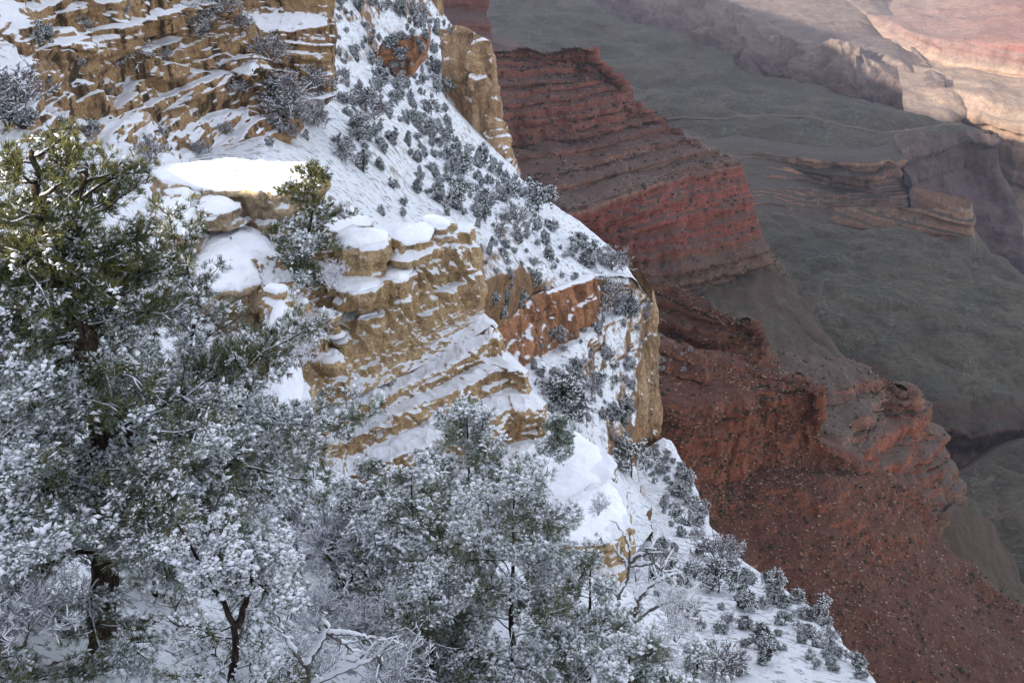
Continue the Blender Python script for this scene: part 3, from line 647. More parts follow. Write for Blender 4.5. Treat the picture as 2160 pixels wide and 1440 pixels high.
# ------------------------------------------------------------------ stepped outcrop in the middle
def outcrop_rows():
    return [
    [(540, 500, 54), (700, 490, 55), (850, 468, 57), (985, 474, 58)],
    [(545, 545, 48.5), (712, 512, 50.5), (810, 502, 51.5), (900, 486, 53.5), (988, 486, 55)],
    [(548, 580, 47.5), (714, 552, 50.1), (815, 548, 51.2), (905, 520, 53.1), (992, 520, 54.7)],
    [(552, 600, 46.6), (690, 582, 48.6), (800, 570, 50.4), (905, 560, 52.7), (998, 560, 54.4)],
    [(560, 640, 46), (700, 620, 48.2), (800, 620, 50), (905, 610, 52.2), (1002, 610, 54)],
    [(566, 680, 45), (680, 690, 47), (790, 690, 49.3), (905, 670, 51.7), (1003, 648, 53.7)],
    [(590, 760, 44), (690, 770, 46), (790, 750, 48.6), (905, 700, 51.4), (1004, 664, 53.5)],
    [(600, 840, 43), (700, 820, 45.6), (800, 780, 48.3), (905, 726, 51), (1014, 674, 53.2)],
    [(604, 890, 42.6), (700, 858, 45), (820, 806, 48), (920, 756, 50.5), (1034, 690, 52.5), (1040, 700, 52.4)],
    [(606, 912, 41.6), (700, 884, 44), (820, 836, 46.6), (930, 786, 49), (1046, 716, 51.2), (1052, 722, 51.2)],
    [(620, 938, 41.5), (720, 908, 43.9), (830, 858, 46.55), (940, 806, 48.95), (1050, 744, 51.15), (1056, 750, 51.15)],
    [(640, 950, 40.6), (740, 926, 42.8), (850, 870, 45.2), (950, 830, 47.4), (1060, 780, 49.6), (1108, 800, 48.8)],
    [(650, 974, 40.55), (750, 954, 42.75), (860, 908, 45.1), (960, 868, 47.3), (1070, 816, 49.5), (1116, 834, 48.75)],
    [(660, 1000, 39.4), (770, 990, 41.2), (880, 950, 43.2), (980, 920, 45), (1080, 880, 47.2), (1148, 880, 47.4)],
    [(670, 1030, 39.3), (800, 1030, 41.1), (900, 1000, 43.1), (1000, 965, 44.9), (1090, 930, 47.1), (1152, 920, 47.3)],
    [(680, 1120, 37), (830, 1100, 38.6), (940, 1060, 40.6), (1040, 1020, 42.6), (1110, 980, 45), (1150, 960, 45.6)]]
OW = dict(wl=[(-1, 3, -2), (-4, 10, -12)], wr=[(.2, 1.5, -.5), (-2, 12, -9)], nw=16, soft=0, kind='thing')
oc, PO = sheet('rock_outcrop', outcrop_rows()[:9], M['outcrop'], 1.9,
    [('block', (2.6, 2.6, 2.2), .45, .9), ('block', (.9, .9, 1.1), .20, .9), ('fbm', 2.6, .30, 4), ('fbm', .5, .12, 3), ('slant', .9, .34), ('slant', .38, .13), ('strata', 2.4, .16), ('crack', 1.9, .30), ('crack', .8, .09), ('rblock', (.3, .3, .3), .045)], seed=40, **OW)
tag(oc, 'big stepped tan limestone outcrop banded with snow in the middle of the picture', 'rock outcrop')
sk, PS = sheet('stepped_base', outcrop_rows()[8:], M['outcrop_base'], 1.8,
    [('block', (1.3, 1.3, .9), .22, .9), ('rblock', (.9, .9, .6), .13), ('rblock', (.45, .45, .3), .10), ('fbm', 2.4, .30, 4), ('fbm', .35, .13, 3), ('crack', 1.1, .20)], seed=41, terr=[1, 0, 1, 0, 1, 0, 2], **OW)
sk.parent = oc; del sk['kind']

# ------------------------------------------------------------------ near ground
near = sheet('snowy_ground', [
    [(-260, 540, 60), (300, 600, 54), (420, 655, 48), (560, 800, 41.5), (640, 960, 36.5), (840, 1060, 34.5), (1090, 1070, 36), (1210, 1185, 34.5), (1330, 1250, 33.5)],
    [(-260, 680, 40), (100, 700, 38.5), (300, 740, 38), (430, 800, 37), (560, 900, 34.5), (660, 1010, 33.0), (850, 1090, 32.5), (1090, 1110, 33), (1210, 1215, 32.5), (1330, 1272, 31.5), (1420, 1300, 31)],
    [(-260, 800, 28), (60, 820, 28), (300, 900, 28), (560, 980, 29), (720, 1070, 29), (900, 1140, 29), (1120, 1190, 28), (1330, 1310, 28), (1430, 1335, 28)],
    [(-260, 1000, 20), (60, 1010, 20.5), (300, 1060, 21.5), (560, 1100, 24), (720, 1160, 24), (900, 1220, 23), (1120, 1260, 22.5), (1330, 1345, 22), (1440, 1385, 22)],
    [(-260, 1180, 14.5), (60, 1200, 15), (300, 1220, 16), (560, 1220, 19), (720, 1260, 19), (900, 1320, 18), (1120, 1360, 17.5), (1330, 1410, 17), (1460, 1470, 17)],
    [(-260, 1370, 11.2), (215, 1392, 11.5), (400, 1380, 13), (560, 1360, 14.5), (740, 1400, 14.2), (900, 1440, 13.8), (1120, 1480, 13.5), (1340, 1540, 13.2), (1500, 1620, 13)],
    [(-400, 1700, 8.2), (200, 1700, 8.4), (560, 1700, 9.2), (900, 1720, 9.4), (1340, 1800, 9.4), (1560, 1900, 9)],
    [(-700, 2300, 4.8), (560, 2300, 5), (1340, 2300, 5.2), (1900, 2300, 5)]],
    M['nearsnow'], 3.0, [('fbm', 3.2, .42, 5), ('fbm', .7, .10, 4)], wl=[(-12, 0, 2)], wr=[(1, 1, -6), (2, 6, -30)], seed=50, smooth=False, soft=4)

# the rim the photographer stands on, and an unseen left shoulder shaped to shade the view
def rim():
    ca, sa = math.cos(SUN_AZ), math.sin(SUN_AZ)
    prof = [(260, 14), (60, 12), (20, 10), (-2, 7.5), (-10, 5.6), (-20, 4.6), (-28, 2.8), (-36, 1.2), (-42, 0), (-45, -2.2), (-48, -3.0), (-52, -4.2), (-57, -4.5), (-61, -3), (-68, 4), (-90, 14), (-140, 24), (-260, 34), (-700, 60), (-1300, 70), (-1700, 60), (-1800, 45), (-1860, 12), (-1960, 30), (-2020, 82), (-2450, 86), (-2600, 130), (-2750, 165), (-2900, 230), (-3100, 270), (-3300, 330), (-3900, 370), (-4500, 350), (-6500, 380)]  # crest heights and notch chosen for where sun and shade fall
    us = np.unique(np.concatenate([np.linspace(260, -160, 240), np.linspace(-160, -700, 160), np.linspace(-700, -6500, 380)]))[::-1]
    zs = np.interp(us, [p[0] for p in prof][::-1], [p[1] for p in prof][::-1])
    back = np.interp(us, [-6500, -700, -160, 260], [-400, -120, -30, -30])
    rows = []
    for k, (ds, dz) in enumerate([(-60, -14), (-12, -2.0), (-3, -.3), (0, 0), (3, -1.2), (8, -12), (11, -30), (14, -60), (17, -120), (20, -400), (24, -1500)]):
        sc_ = np.interp(us, [-6500, -900, -160], [9, 3, 1])
        s = back + ds*sc_; z = zs + dz*sc_
        rows.append(np.stack([s*sa + us*ca, s*ca - us*sa, z], -1))
    P = np.array(rows)
    n = fbm(P/np.array([6., 6., 6.]), 4, 77)-.5
    P[..., 2] += n*.7*np.interp(us, [-6500, -900, -160], [20, 5, 1])[None]
    f = grid_faces(*P.shape[:2])
    o = link('rim', mesh_np('rim', P.reshape(-1, 3), f, M['kaibab'])); o['kind'] = 'structure'
rim()
def standpoint():
    xs = np.linspace(-30, 30, 40); rows = []
    for y, z in ((-30, 1), (-12, -.5), (-3, -1.6), (.9, -1.7), (1.6, -2.6), (2.6, -5.5), (4.4, -9.8)):
        rows.append(np.stack([xs, np.full(40, y), np.full(40, z)], -1))
    P = np.array(rows); P[..., 2] += (fbm(P/3., 3, 5)-.5)*.5*(P[..., 1] < 0)
    o = link('rim_ground', mesh_np('rim_ground', P.reshape(-1, 3), grid_faces(*P.shape[:2]), M['nearsnow'], True)); o['kind'] = 'structure'
standpoint()

# ------------------------------------------------------------------ where the ground is under a pixel
class Ground:
    C = 5
    def __init__(s):
        A = np.concatenate([g for g in GROUND if len(g)]); x, y, f = project(A)
        k = (x > -400) & (x < 2560) & (y > -300) & (y < 2000) & (f > 2)
        A, x, y, f = A[k], x[k], y[k], f[k]
        o = np.argsort(-f)
        s.w = 2960//s.C+1; s.h = 2300//s.C+1
        s.idx = np.full(s.w*s.h, -1); s.A = A
        cell = ((y+300)/s.C).astype(int)*s.w + ((x+400)/s.C).astype(int)
        s.idx[cell[o]] = o
    def __call__(s, px, py):
        i0, j0 = int((px+400)/s.C), int((py+300)/s.C)
        for r in range(0, 8):
            best = None
            for j in range(max(0, j0-r), min(s.h, j0+r+1)):
                for i in range(max(0, i0-r), min(s.w, i0+r+1)):
                    if max(abs(i-i0), abs(j-j0)) != r: continue
                    q = s.idx[j*s.w+i]
                    if q >= 0:
                        p = s.A[q]; d = p@p
                        if best is None or d < best[0]: best = (d, p)
            if best is not None: return best[1].copy()
        return None

# ------------------------------------------------------------------ plants
def plain(name, a, b, scale, rough=.8, up=None):
    n = NB(name); n.b.inputs['Roughness'].default_value = rough
    c = n.mix(n.rng(n.noise(scale, 4, .6), .35, .65), a, b)
    return n.color(c)
def bark(name, a, b, stretch):
    n = NB(name); h = n.noise(7, 6, .7, stretch, .5)
    n.bump(n.math('ADD', h, n.math('MULTIPLY', n.noise(30, 4, .7, stretch), .4)), .05, 1)
    return n.color(n.ramp(h, [(.35, tuple(c*.35 for c in a)), (.5, a), (.68, b)]))
M['bark'] = bark('bark', (.045, .030, .023), (.12, .085, .066), (2.2, 2.2, .5))
M['greybark'] = plain('grey_bark', (.07, .06, .055), (.16, .14, .13), 8)
M['needle'] = plain('needles', (.060, .070, .028), (.145, .140, .045), 3.0)
M['frost'] = plain('frosted_needles', (.20, .24, .21), (.46, .51, .47), 3.0)
M['needlemid'] = plain('far_needles', (.028, .040, .030), (.060, .076, .054), .8)
M['frostmid'] = plain('far_frosted_needles', (.20, .225, .235), (.36, .39, .41), .8)
M['twig'] = plain('frosted_twigs', (.22, .21, .23), (.48, .47, .50), 4)
M['twigdark'] = plain('bare_twigs', (.10, .085, .085), (.22, .20, .21), 3)
M['treesnow'] = plain('branch_snow', (.80, .82, .87), (.86, .87, .91), 5)
M['scrub'] = plain('dark_scrub', (.022, .026, .018), (.055, .058, .038), .3)
M['talus'] = plain('talus', (.13, .07, .05), (.34, .225, .17), .2)

def nrm(v): return v/np.maximum(np.linalg.norm(v, axis=-1, keepdims=True), 1e-9)
class Soup:
    def __init__(s): s.V = []; s.F3 = []; s.F4 = []; s.n = 0
    def add(s, V, F):
        V = np.asarray(V); F = np.asarray(F)+s.n
        s.V.append(V); s.n += len(V); (s.F3 if F.shape[1] == 3 else s.F4).append(F)
    def tube(s, pts, r, sides=6):
        pts = np.asarray(pts, float); n = len(pts); r = np.broadcast_to(np.asarray(r, float), (n,))
        t = nrm(np.gradient(pts, axis=0)); ref = np.array([.31, .87, .39]) if abs(t[0][2]) > .8 else np.array([0, 0, 1.])
        a = nrm(np.cross(t, ref)); b = np.cross(t, a)
        th = np.arange(sides)*2*math.pi/sides
        V = pts[:, None]+r[:, None, None]*(a[:, None]*np.cos(th)[None, :, None]+b[:, None]*np.sin(th)[None, :, None])
        s.add(V.reshape(-1, 3), grid_faces(n, sides, True))
        s.add(np.concatenate([V[-1], pts[-1:]+t[-1:]*r[-1]]), [[k, (k+1) % sides, sides] for k in range(sides)])
    def mesh(s, name, mats, smooth=False, split=None):
        V = np.concatenate(s.V) if s.V else np.zeros((0, 3)); F = []
        if s.F4: F.append(np.concatenate(s.F4))
        if s.F3: F.append(np.concatenate(s.F3))
        me = mesh_np(name, V, F, None, smooth)
        for m in (mats if isinstance(mats, (list, tuple)) else [mats]): me.materials.append(m)
        return me
def wander(rs, p, d, L, n, bend, up=0.0):
    pts = [np.array(p, float)]; d = nrm(np.array(d, float))
    for k in range(n):
        d = nrm(d + rs.normal(0, bend, 3) + np.array([0, 0, up/n])); pts.append(pts[-1]+d*L/n)
    return np.array(pts)
def at(poly, t):
    k = t*(len(poly)-1); i = min(int(k), len(poly)-2); f = k-i
    return poly[i]*(1-f)+poly[i+1]*f
def needles(rs, pos, dr, L, Wd, K, spread, frost):
    """Tufts of flat needles; frost = probability for each tuft that its needles are rimed."""
    T = len(pos)
    d = nrm(dr[:, None]*1.0+rs.normal(0, spread, (T, K, 3)))
    o = pos[:, None]+rs.normal(0, L*.16, (T, K, 3))
    ln = L*rs.uniform(.55, 1.15, (T, K, 1)); sd = nrm(np.cross(d, rs.normal(0, 1, (T, K, 3))))*Wd*.5
    V = np.stack([o-sd, o+sd, o+d*ln+sd*.25, o+d*ln-sd*.25], 2).reshape(-1, 3)
    F = np.arange(T*K*4).reshape(-1, 4)
    m = (rs.uniform(0, 1, (T, K)) < frost[:, None]).reshape(-1).astype(np.int32)
    return V, F, m
def clumps(rs, pos, dr, L, per, fat):
    """Small lumps of snow lying along and on top of the tufts."""
    T = len(pos)
    per = per*2
    d = nrm(dr[:, None]+rs.normal(0, .6, (T, per, 3))); d[..., 2] *= .6; d = nrm(d)
    c = pos[:, None]+d*L*.42+rs.normal(0, L*.22, (T, per, 3)); c[..., 2] += L*.12
    u = np.broadcast_to(np.array([0, 0, 1.]), d.shape); sd = nrm(np.cross(d, u)); up = np.cross(sd, d)
    ln = L*rs.uniform(.20, .46, (T, per, 1)); wd = L*fat*rs.uniform(.6, 1.5, (T, per, 1)); hh = wd*.7
    j = lambda: rs.normal(0, L*.03, c.shape)
    V = np.stack([c-d*ln+j(), c+d*ln+j(), c+sd*wd+j(), c+up*hh+j(), c-sd*wd+j(), c-up*hh*.6], 2).reshape(-1, 6, 3)
    b = np.arange(len(V))[:, None]*6
    F = np.concatenate([b+np.array(f) for f in ((0, 2, 3), (0, 3, 4), (0, 4, 5), (0, 5, 2), (1, 3, 2), (1, 4, 3), (1, 5, 4), (1, 2, 5))])
    return V.reshape(-1, 3), F
def snow_strip(soup, pts, r, rs, lift=.8, fat=.95, lim=.88):
    pts = np.asarray(pts); t = nrm(np.gradient(pts, axis=0)); ok = np.abs(t[:, 2]) < lim
    r = np.broadcast_to(np.asarray(r, float), (len(pts),))
    run = []
    for k in range(len(pts)+1):
        if k < len(pts) and ok[k] and rs.uniform() > .06: run.append(k)
        else:
            if len(run) > 1:
                q = pts[run].copy(); rr = r[run]*fat+.004; up = np.array([0, 0, 1.])-t[run]*t[run][:, 2:3]; up = up/np.maximum(np.linalg.norm(up, axis=1, keepdims=True), .05)
                q += up*(r[run]*lift+.003)[:, None]
                rr = rr*rs.uniform(.75, 1.25, len(run)); rr[0] *= .4; rr[-1] *= .4
                soup.tube(q, rr, 5)
            run = []
def build_conifer(rs, stems, r0, limbs, prof, t0=.12, tuft=.10, blade=.012, K=14, gap=.11, snow=.6, snowfn=None, frostfn=None, sub=7, rise=.15, droop=-.1, per=3, fat=.17, spread=.55, side=None, reps=4, seed_off=0.0):
    """stems: polylines in local coordinates. Returns meshes: trunk, list of limbs, needles (with frost), snow."""
    H0 = min(st[0][2] for st in stems); H1 = max(st[-1][2] for st in stems); H = H1-H0
    trunk = Soup(); sn = Soup(); LM = []; tp = []; td = []; twigs = Soup()
    for si, st in enumerate(stems):
        n = max(8, int(len(st)*4)); c = np.linspace(0, len(st)-1, n)
        q = np.stack([np.interp(c, np.arange(len(st)), st[:, k]) for k in range(3)], -1)
        q = blur(q[:, None], 2)[:, 0]; q[1:-1] += rs.normal(0, r0*.16, (n-2, 3))
        rr = r0*(1 if si == 0 else .6 if si == 1 else .36)*np.linspace(1, .16, n); rr[0] *= 1.25
        trunk.tube(q, rr, 9)
        st = q
        m = limbs if si == 0 else int(limbs*.6)
        for k in range(m):
            t = t0+(1-t0)*(k+rs.uniform(.1, .9))/m if si == 0 else .1+.9*(k+rs.uniform(0, 1))/m
            p = at(st, t); h = (p[2]-H0)/H
            L = prof(h)*rs.uniform(.72, 1.18)
            if L < tuft*.8: continue
            az = k*2.399+rs.normal(0, .5)
            if side is not None and rs.uniform() < side[1]: az = side[0]+rs.normal(0, .7)
            el = rise+.75*max(0, h-.55)+rs.normal(0, .16)
            lim = wander(rs, p, (math.cos(az)*math.cos(el), math.sin(az)*math.cos(el), math.sin(el)), L, 14, .17, droop+.35*h)
            lr = np.linspace(max(.007, r0*.20*(.4+.6*L/max(prof(.35), .1))), .005, len(lim))
            S = Soup(); S.tube(lim, lr, 5)
            snow_strip(sn, lim, lr*.8, rs, .7, .6)
            if h > .93: pass
            ns = max(3, int(sub*L/prof(.35)+2))
            for j in range(ns):
                tt = .22+.78*(j+rs.uniform(.1, .9))/ns
                b = at(lim, tt); ax = nrm(at(lim, min(1, tt+.1))-at(lim, max(0, tt-.1)))
                sl = L*rs.uniform(.22, .42)*(1.15-tt*.6)
                sdv = nrm(np.cross(ax, [0, 0, 1]))*(1 if j % 2 else -1)
                tw = wander(rs, b, ax*.75+sdv*rs.uniform(.5, 1)+np.array([0, 0, rs.normal(.12, .25)]), sl, 4, .16, .2)
                S.tube(tw, np.linspace(.011, .004, len(tw)), 3)
                if rs.uniform() < snow*.5: snow_strip(sn, tw, np.linspace(.010, .004, len(tw)), rs, .6, .7)
                nt_ = max(2, int(sl/gap))
                for u in range(nt_):
                    f = (u+rs.uniform(.3, 1))/nt_
                    c0 = at(tw, min(f, 1)); dd = nrm(tw[-1]-tw[0])
                    for rep in range(reps):
                        off = rs.normal(0, tuft*.85, 3); tp.append(c0+off); td.append(nrm(dd*.8+off/tuft*.35+np.array([0, 0, .25])))
            LM.append(S.mesh('branch', M['bark']))
            tp.append(lim[-1]); td.append(nrm(lim[-1]-lim[-2]))
    tp = np.array(tp); td = np.array(td); h = (tp[:, 2]-H0)/H
    coh = fbm(tp/(tuft*6.5)+seed_off, 3, 3)
    fr = frostfn(h) if frostfn else np.full(len(h), .35)
    sv = snowfn(h) if snowfn else np.full(len(h), snow)
    fr = np.clip(fr*np.interp(coh, [.38, .5, .62], [.45, 1, 1.35]), 0, 1)
    V, F, m = needles(rs, tp, td, tuft*1.25, blade, K, spread, fr)
    me = mesh_np('foliage', V, F); me.materials.append(M['needle']); me.materials.append(M['frost'])
    me.polygons.foreach_set('material_index', m)
    sv = np.clip(sv*np.interp(coh, [.42, .50, .58], [.08, .75, 1.6]), 0, .97)
    k = rs.uniform(0, 1, len(tp)) < sv
    if k.any():
        V, F = clumps(rs, tp[k], td[k], tuft*1.25, per, fat); sn.add(V, F)
        k2 = k & (coh > .5) & (rs.uniform(0, 1, len(tp)) < .34)
        if k2.any():
            V, F = clumps(rs, tp[k2]+np.array([0, 0, tuft*.25]), td[k2], tuft*2.2, 1, fat*1.25); sn.add(V, F)
    return trunk.mesh('trunk', M['bark'], True), LM, me, sn.mesh('snow', M['treesnow'], True)
def place_conifer(name, label, cat, base, seed, stems_px, **kw):
    rs = np.random.default_rng(seed)
    stems = [np.array([P3(*q) for q in st])-base for st in stems_px]
    for st in stems[1:]: pass
    t, L, nd, sn = build_conifer(rs, stems, **kw)
    e = bpy.data.objects.new(name, None); COL.objects.link(e); e.location = base; e.empty_display_size = .3
    tag(e, label, cat)
    link('trunk', t, e)
    for m in L: link('branch', m, e)
    n = link('foliage', nd, e); link('snow', sn, n)
    return e
def twiggy(rs, base_dirs, L, r, depth=3, kids=4, bend=.16, up=.25):
    """Bare branching: returns polylines with radii."""
    out = []
    def go(p, d, L, r, k):
        poly = wander(rs, p, d, L, 6, bend, up)
        rr = np.linspace(r, r*.45, len(poly)); out.append((poly, rr, k))
        if k == 0: return
        for j in range(kids):
            t = rs.uniform(.3, 1); b = at(poly, t); ax = nrm(poly[-1]-poly[0])
            dd = nrm(ax*.75+rs.normal(0, .5, 3)); go(b, dd, L*rs.uniform(.38, .62), r*.5, k-1)
    for p, d in base_dirs: go(np.array(p), d, L*rs.uniform(.75, 1.15), r, depth)
    return out
def bare_shrub_meshes(rs, n, L, r, depth=3, kids=4, spread=.6, snow=.7, twm='twig', mn=.004, up=.25):
    bd = []
    for k in range(n):
        a = rs.uniform(0, 6.283); s_ = abs(rs.normal(0, spread))
        bd.append(((rs.normal(0, .06*L), rs.normal(0, .06*L), -.05*L), (math.cos(a)*s_, math.sin(a)*s_, 1)))
    pl = twiggy(rs, bd, L, r, depth, kids, up=up)
    st = Soup(); tw = Soup(); sn = Soup()
    for poly, rr, k in pl:
        rr = np.maximum(rr, mn)
        (st if k == depth else tw).tube(poly, rr, 5 if k == depth else 3)
        if rs.uniform() < snow: snow_strip(sn, poly, rr, rs, .9, .8)
    return st.mesh('stem', M['greybark']), tw.mesh('crown', M[twm]), sn.mesh('snow', M['treesnow'])

# ------------------------------------------------------------------ rocks of the near shelf
ROCKD = [('strata', .9, .10), ('crack', 1.2, .18), ('block', (1.6, 1.6, .9), .30, .9), ('block', (.6, .6, .4), .12, .9), ('fbm', 1.6, .30, 4), ('fbm', .4, .08, 3), ('joint', .9, .18)]
slab('rock_ledge', [(318, 362), (345, 347), (420, 343), (500, 337), (590, 343), (668, 352), (690, 372), (640, 384), (600, 402), (560, 404), (520, 398), (470, 400), (430, 398), (380, 392), (335, 380)], -18.3, 2.6, M['ledge'], M['snow'], .12, .26, -.10, ROCKD, 60, 220, 34, 'flat sunlit limestone ledge capped with bright snow behind the small pine', 'rock ledge')
slab('rock_ledge', [(420, 412), (500, 400), (600, 400), (680, 415), (735, 432), (792, 462), (770, 476), (700, 486), (640, 480), (600, 474), (500, 446), (440, 432)], -20.3, 2.2, M['ledge'], M['snow'], .10, .12, .08, ROCKD, 61, 200, 30, 'lower rounded limestone tier in shade under the sunlit ledge', 'rock ledge')
slab('boulder', [(396, 604), (398, 550), (404, 490), (424, 458), (468, 452), (520, 468), (562, 496), (584, 530), (582, 552), (560, 566), (556, 602), (500, 610), (440, 614)], -21.0, 2.6, M['ledge'], M['snow'], .55, .34, -.12, ROCKD, 62, 200, 34, 'largest smooth dome of snow on a blocky boulder beside the tall juniper', 'boulder')
slab('boulder', [(326, 446), (340, 420), (372, 412), (408, 420), (420, 448), (412, 482), (392, 500), (350, 486)], -19.2, 1.8, M['ledge'], M['snow'], .35, .26, -.05, ROCKD, 63, 110, 20, 'round snowy boulder half hidden by the right edge of the juniper crown', 'boulder')
slab('boulder', [(412, 432), (424, 412), (460, 410), (492, 424), (504, 440), (480, 452), (430, 452)], -18.9, .9, M['ledge'], M['snow'], .18, .16, 0, ROCKD, 64, 90, 14, 'flat tilted snow-covered rock lying between ledge and snow dome', 'boulder')
slab('boulder', [(356, 408), (368, 400), (396, 400), (414, 410), (404, 418), (370, 417)], -18.6, .6, M['ledge'], M['snow'], .15, .16, 0, ROCKD, 65, 70, 12, 'smallest snow-topped rock just under the left end of the sunlit ledge', 'boulder')
slab('boulder', [(886, 462), (905, 452), (935, 458), (954, 468), (944, 476), (910, 474)], -19.9, .75, M['ledge'], M['snow'], .05, .10, 0, ROCKD, 66, 90, 14, 'small sunlit block perched on the top right corner of the stepped outcrop', 'boulder')
slab('boulder', [(704, 500), (722, 486), (780, 482), (822, 492), (818, 506), (770, 516), (722, 518)], -19.6, 2.0, M['outcrop'], M['snow'], .12, .20, -.04, ROCKD, 67, 140, 26, 'layered square block with snow on top at the left end of the outcrop crest', 'boulder')
slab('boulder', [(690, 590), (720, 570), (790, 566), (816, 580), (800, 604), (760, 616), (716, 612)], -21.6, 1.4, M['outcrop'], M['snow'], .15, .18, -.15, ROCKD, 68, 120, 20, 'wide snow shelf jutting out under the layered square block', 'boulder')
slab('boulder', [(802, 560), (830, 548), (868, 556), (874, 580), (846, 596), (812, 588)], -21.5, 1.5, M['outcrop'], M['snow'], .15, .18, -.1, ROCKD, 69, 100, 18, 'squarish snow-topped block right of the wide snow shelf on the outcrop', 'boulder')
slab('boulder', [(820, 500), (850, 478), (900, 470), (918, 484), (905, 504), (850, 512)], -19.9, 1.2, M['outcrop'], M['snow'], .12, .18, 0, ROCKD, 70, 110, 18, 'snow-covered crest block between the layered block and the sunlit block', 'boulder')
slab('boulder', [(568, 720), (580, 680), (600, 664), (618, 690), (632, 760), (644, 820), (640, 862), (612, 876), (585, 860), (566, 800)], -22.2, 3.0, M['ledge'], M['snow'], .7, .32, .0, ROCKD, 71, 150, 28, 'tall snowy rib of rock right of the juniper crown and left of the outcrop', 'boulder', tilt=(0, .28))
slab('boulder', [(1090, 992), (1110, 950), (1160, 915), (1215, 908), (1262, 940), (1284, 978), (1270, 1030), (1225, 1072), (1190, 1084), (1150, 1060), (1110, 1030)], -28.4, 1.3, M['ledge'], M['snow'], .16, .20, .06, ROCKD, 72, 180, 26, 'upper broad snow-covered slab with a cross of cracks right of the outcrop', 'boulder')
slab('boulder', [(1160, 1110), (1190, 1070), (1240, 1040), (1284, 1010), (1312, 1040), (1328, 1085), (1318, 1128), (1270, 1150), (1210, 1152), (1172, 1140)], -28.0, 2.8, M['outcrop'], M['snow'], .12, .18, -.04, ROCKD, 73, 180, 28, 'lower snow-covered slab with bare tan rock face behind the dead tree', 'boulder')
rs = np.random.default_rng(900)
g0 = Ground()
SMALL = [(585, 612, 50, 28), (628, 642, 46, 26), (700, 662, 44, 34), (775, 672, 46, 32), (612, 690, 40, 26), (668, 712, 40, 28), (730, 716, 42, 28), (690, 752, 36, 24)]
words = ['low flat', 'wedge-shaped', 'small rounded', 'square-cut', 'thin', 'leaning', 'stubby', 'broad', 'narrow', 'cracked', 'half-buried', 'sloping', 'blunt', 'little', 'ragged', 'upright', 'stray', 'long']
for k, (px, py, wd, ht) in enumerate(SMALL):
    p = g0(px, py)
    if p is None: continue
    p = p*.992; a = np.sort(rs.uniform(0, 6.283, 5)*.35+np.arange(5)*1.2566*.65+rs.uniform(0, 6))
    q = [(px+wd*.55*math.cos(t)*rs.uniform(.8, 1.2), py-4+ht*.42*math.sin(t)*rs.uniform(.8, 1.2)) for t in a]
    slab('boulder', q, float(p[2]+.30), .9, M['outcrop'], M['snow'], .06, .12, .18, ROCKD[1:], 100+k, 60, 12, words[k]+' snow-capped block on the broken upper left of the stepped outcrop', 'boulder', 'broken blocks on the upper left of the outcrop')

# ------------------------------------------------------------------ the near trees
ground = Ground()
def bp(px, py): return ground(px, py)
b = P3(215, 1396, 11.5)
def pr1(h): return np.interp(h, [0, .08, .2, .45, .62, .8, .93, 1], [1.0, 1.7, 2.3, 2.6, 1.3, 1.0, .75, .45])
place_conifer('juniper', 'tall forked juniper with thick dark trunk, olive on top and snowy below', 'tree', b, 1,
    [[(215, 1396, 11.5), (222, 1200, 11.6), (238, 1080, 11.7), (222, 960, 11.7), (195, 800, 11.8), (168, 690, 11.9), (112, 571, 12.0), (82, 480, 12.0), (76, 400, 12.1), (66, 320, 12.1)],
     [(195, 800, 11.8), (178, 655, 12.0), (162, 540, 12.2), (165, 454, 12.3), (182, 345, 12.4)],
     [(222, 960, 11.7), (290, 900, 12.0), (350, 850, 12.4), (390, 820, 12.7)],
     [(168, 690, 11.9), (60, 640, 12.2), (-40, 560, 12.5), (-80, 470, 12.6)],
     [(195, 800, 11.8), (200, 690, 12.3), (206, 610, 12.6), (206, 545, 12.8)]],
    r0=.19, limbs=40, prof=pr1, t0=.05, tuft=.068, blade=.009, K=18, gap=.095, sub=12, reps=5, fat=.16, rise=.02, droop=-.12,
    snowfn=lambda h: np.interp(h, [0, .3, .55, .75, 1], [.75, .85, .62, .2, .10]), frostfn=lambda h: np.interp(h, [0, .3, .55, .75, 1], [.62, .68, .50, .14, .05]))
b = P3(505, 1650, 8.8)
place_conifer('pinyon_pine', 'small crooked pinyon with fat snow tufts in front of the juniper', 'tree', b, 2,
    [[(505, 1650, 8.8), (492, 1500, 8.9), (490, 1440, 8.9), (500, 1320, 9.0), (440, 1220, 9.1), (375, 1105, 9.2)], [(500, 1320, 9.0), (540, 1230, 9.1), (520, 1160, 9.2)]],
    r0=.07, limbs=17, prof=lambda h: np.interp(h, [0, .3, .5, .7, .9, 1], [.25, .75, 1.0, .8, .45, .22]), t0=.30, tuft=.055, blade=.007, K=13, gap=.10, sub=5, rise=.2, droop=.15, snow=.85, frostfn=lambda h: .25+0*h, per=4, fat=.24)
def pr2(h): return np.interp(h, [0, .15, .4, .7, .9, 1], [.7, 1.1, 1.1, .85, .5, .22])
def conif(name, label, top, basept, d0, d1, R, seed, **kw):
    a = dict(r0=.075, limbs=30, t0=.03, tuft=.070, blade=.0085, K=20, gap=.10, sub=9, rise=.12, droop=-.08, snow=.62, frostfn=lambda h: .62+0*h, per=3, fat=.20, reps=4)
    a.update(kw)
    b = P3(basept[0], basept[1], d0); mx = (top[0]*.5+basept[0]*.5+seed % 3*8-8, top[1]*.5+basept[1]*.5, (d0+d1)/2)
    return place_conifer(name, label, 'tree', b, seed, [[(*basept, d0), mx, (*top, d1)]], prof=lambda h: R*pr2(h), **a)
conif('pinyon_pine', 'big snow-laden pine at the bottom centre of the picture', (1085, 1030), (1085, 1560), 13.0, 13.8, 1.95, 3, limbs=54, sub=9, tuft=.072)
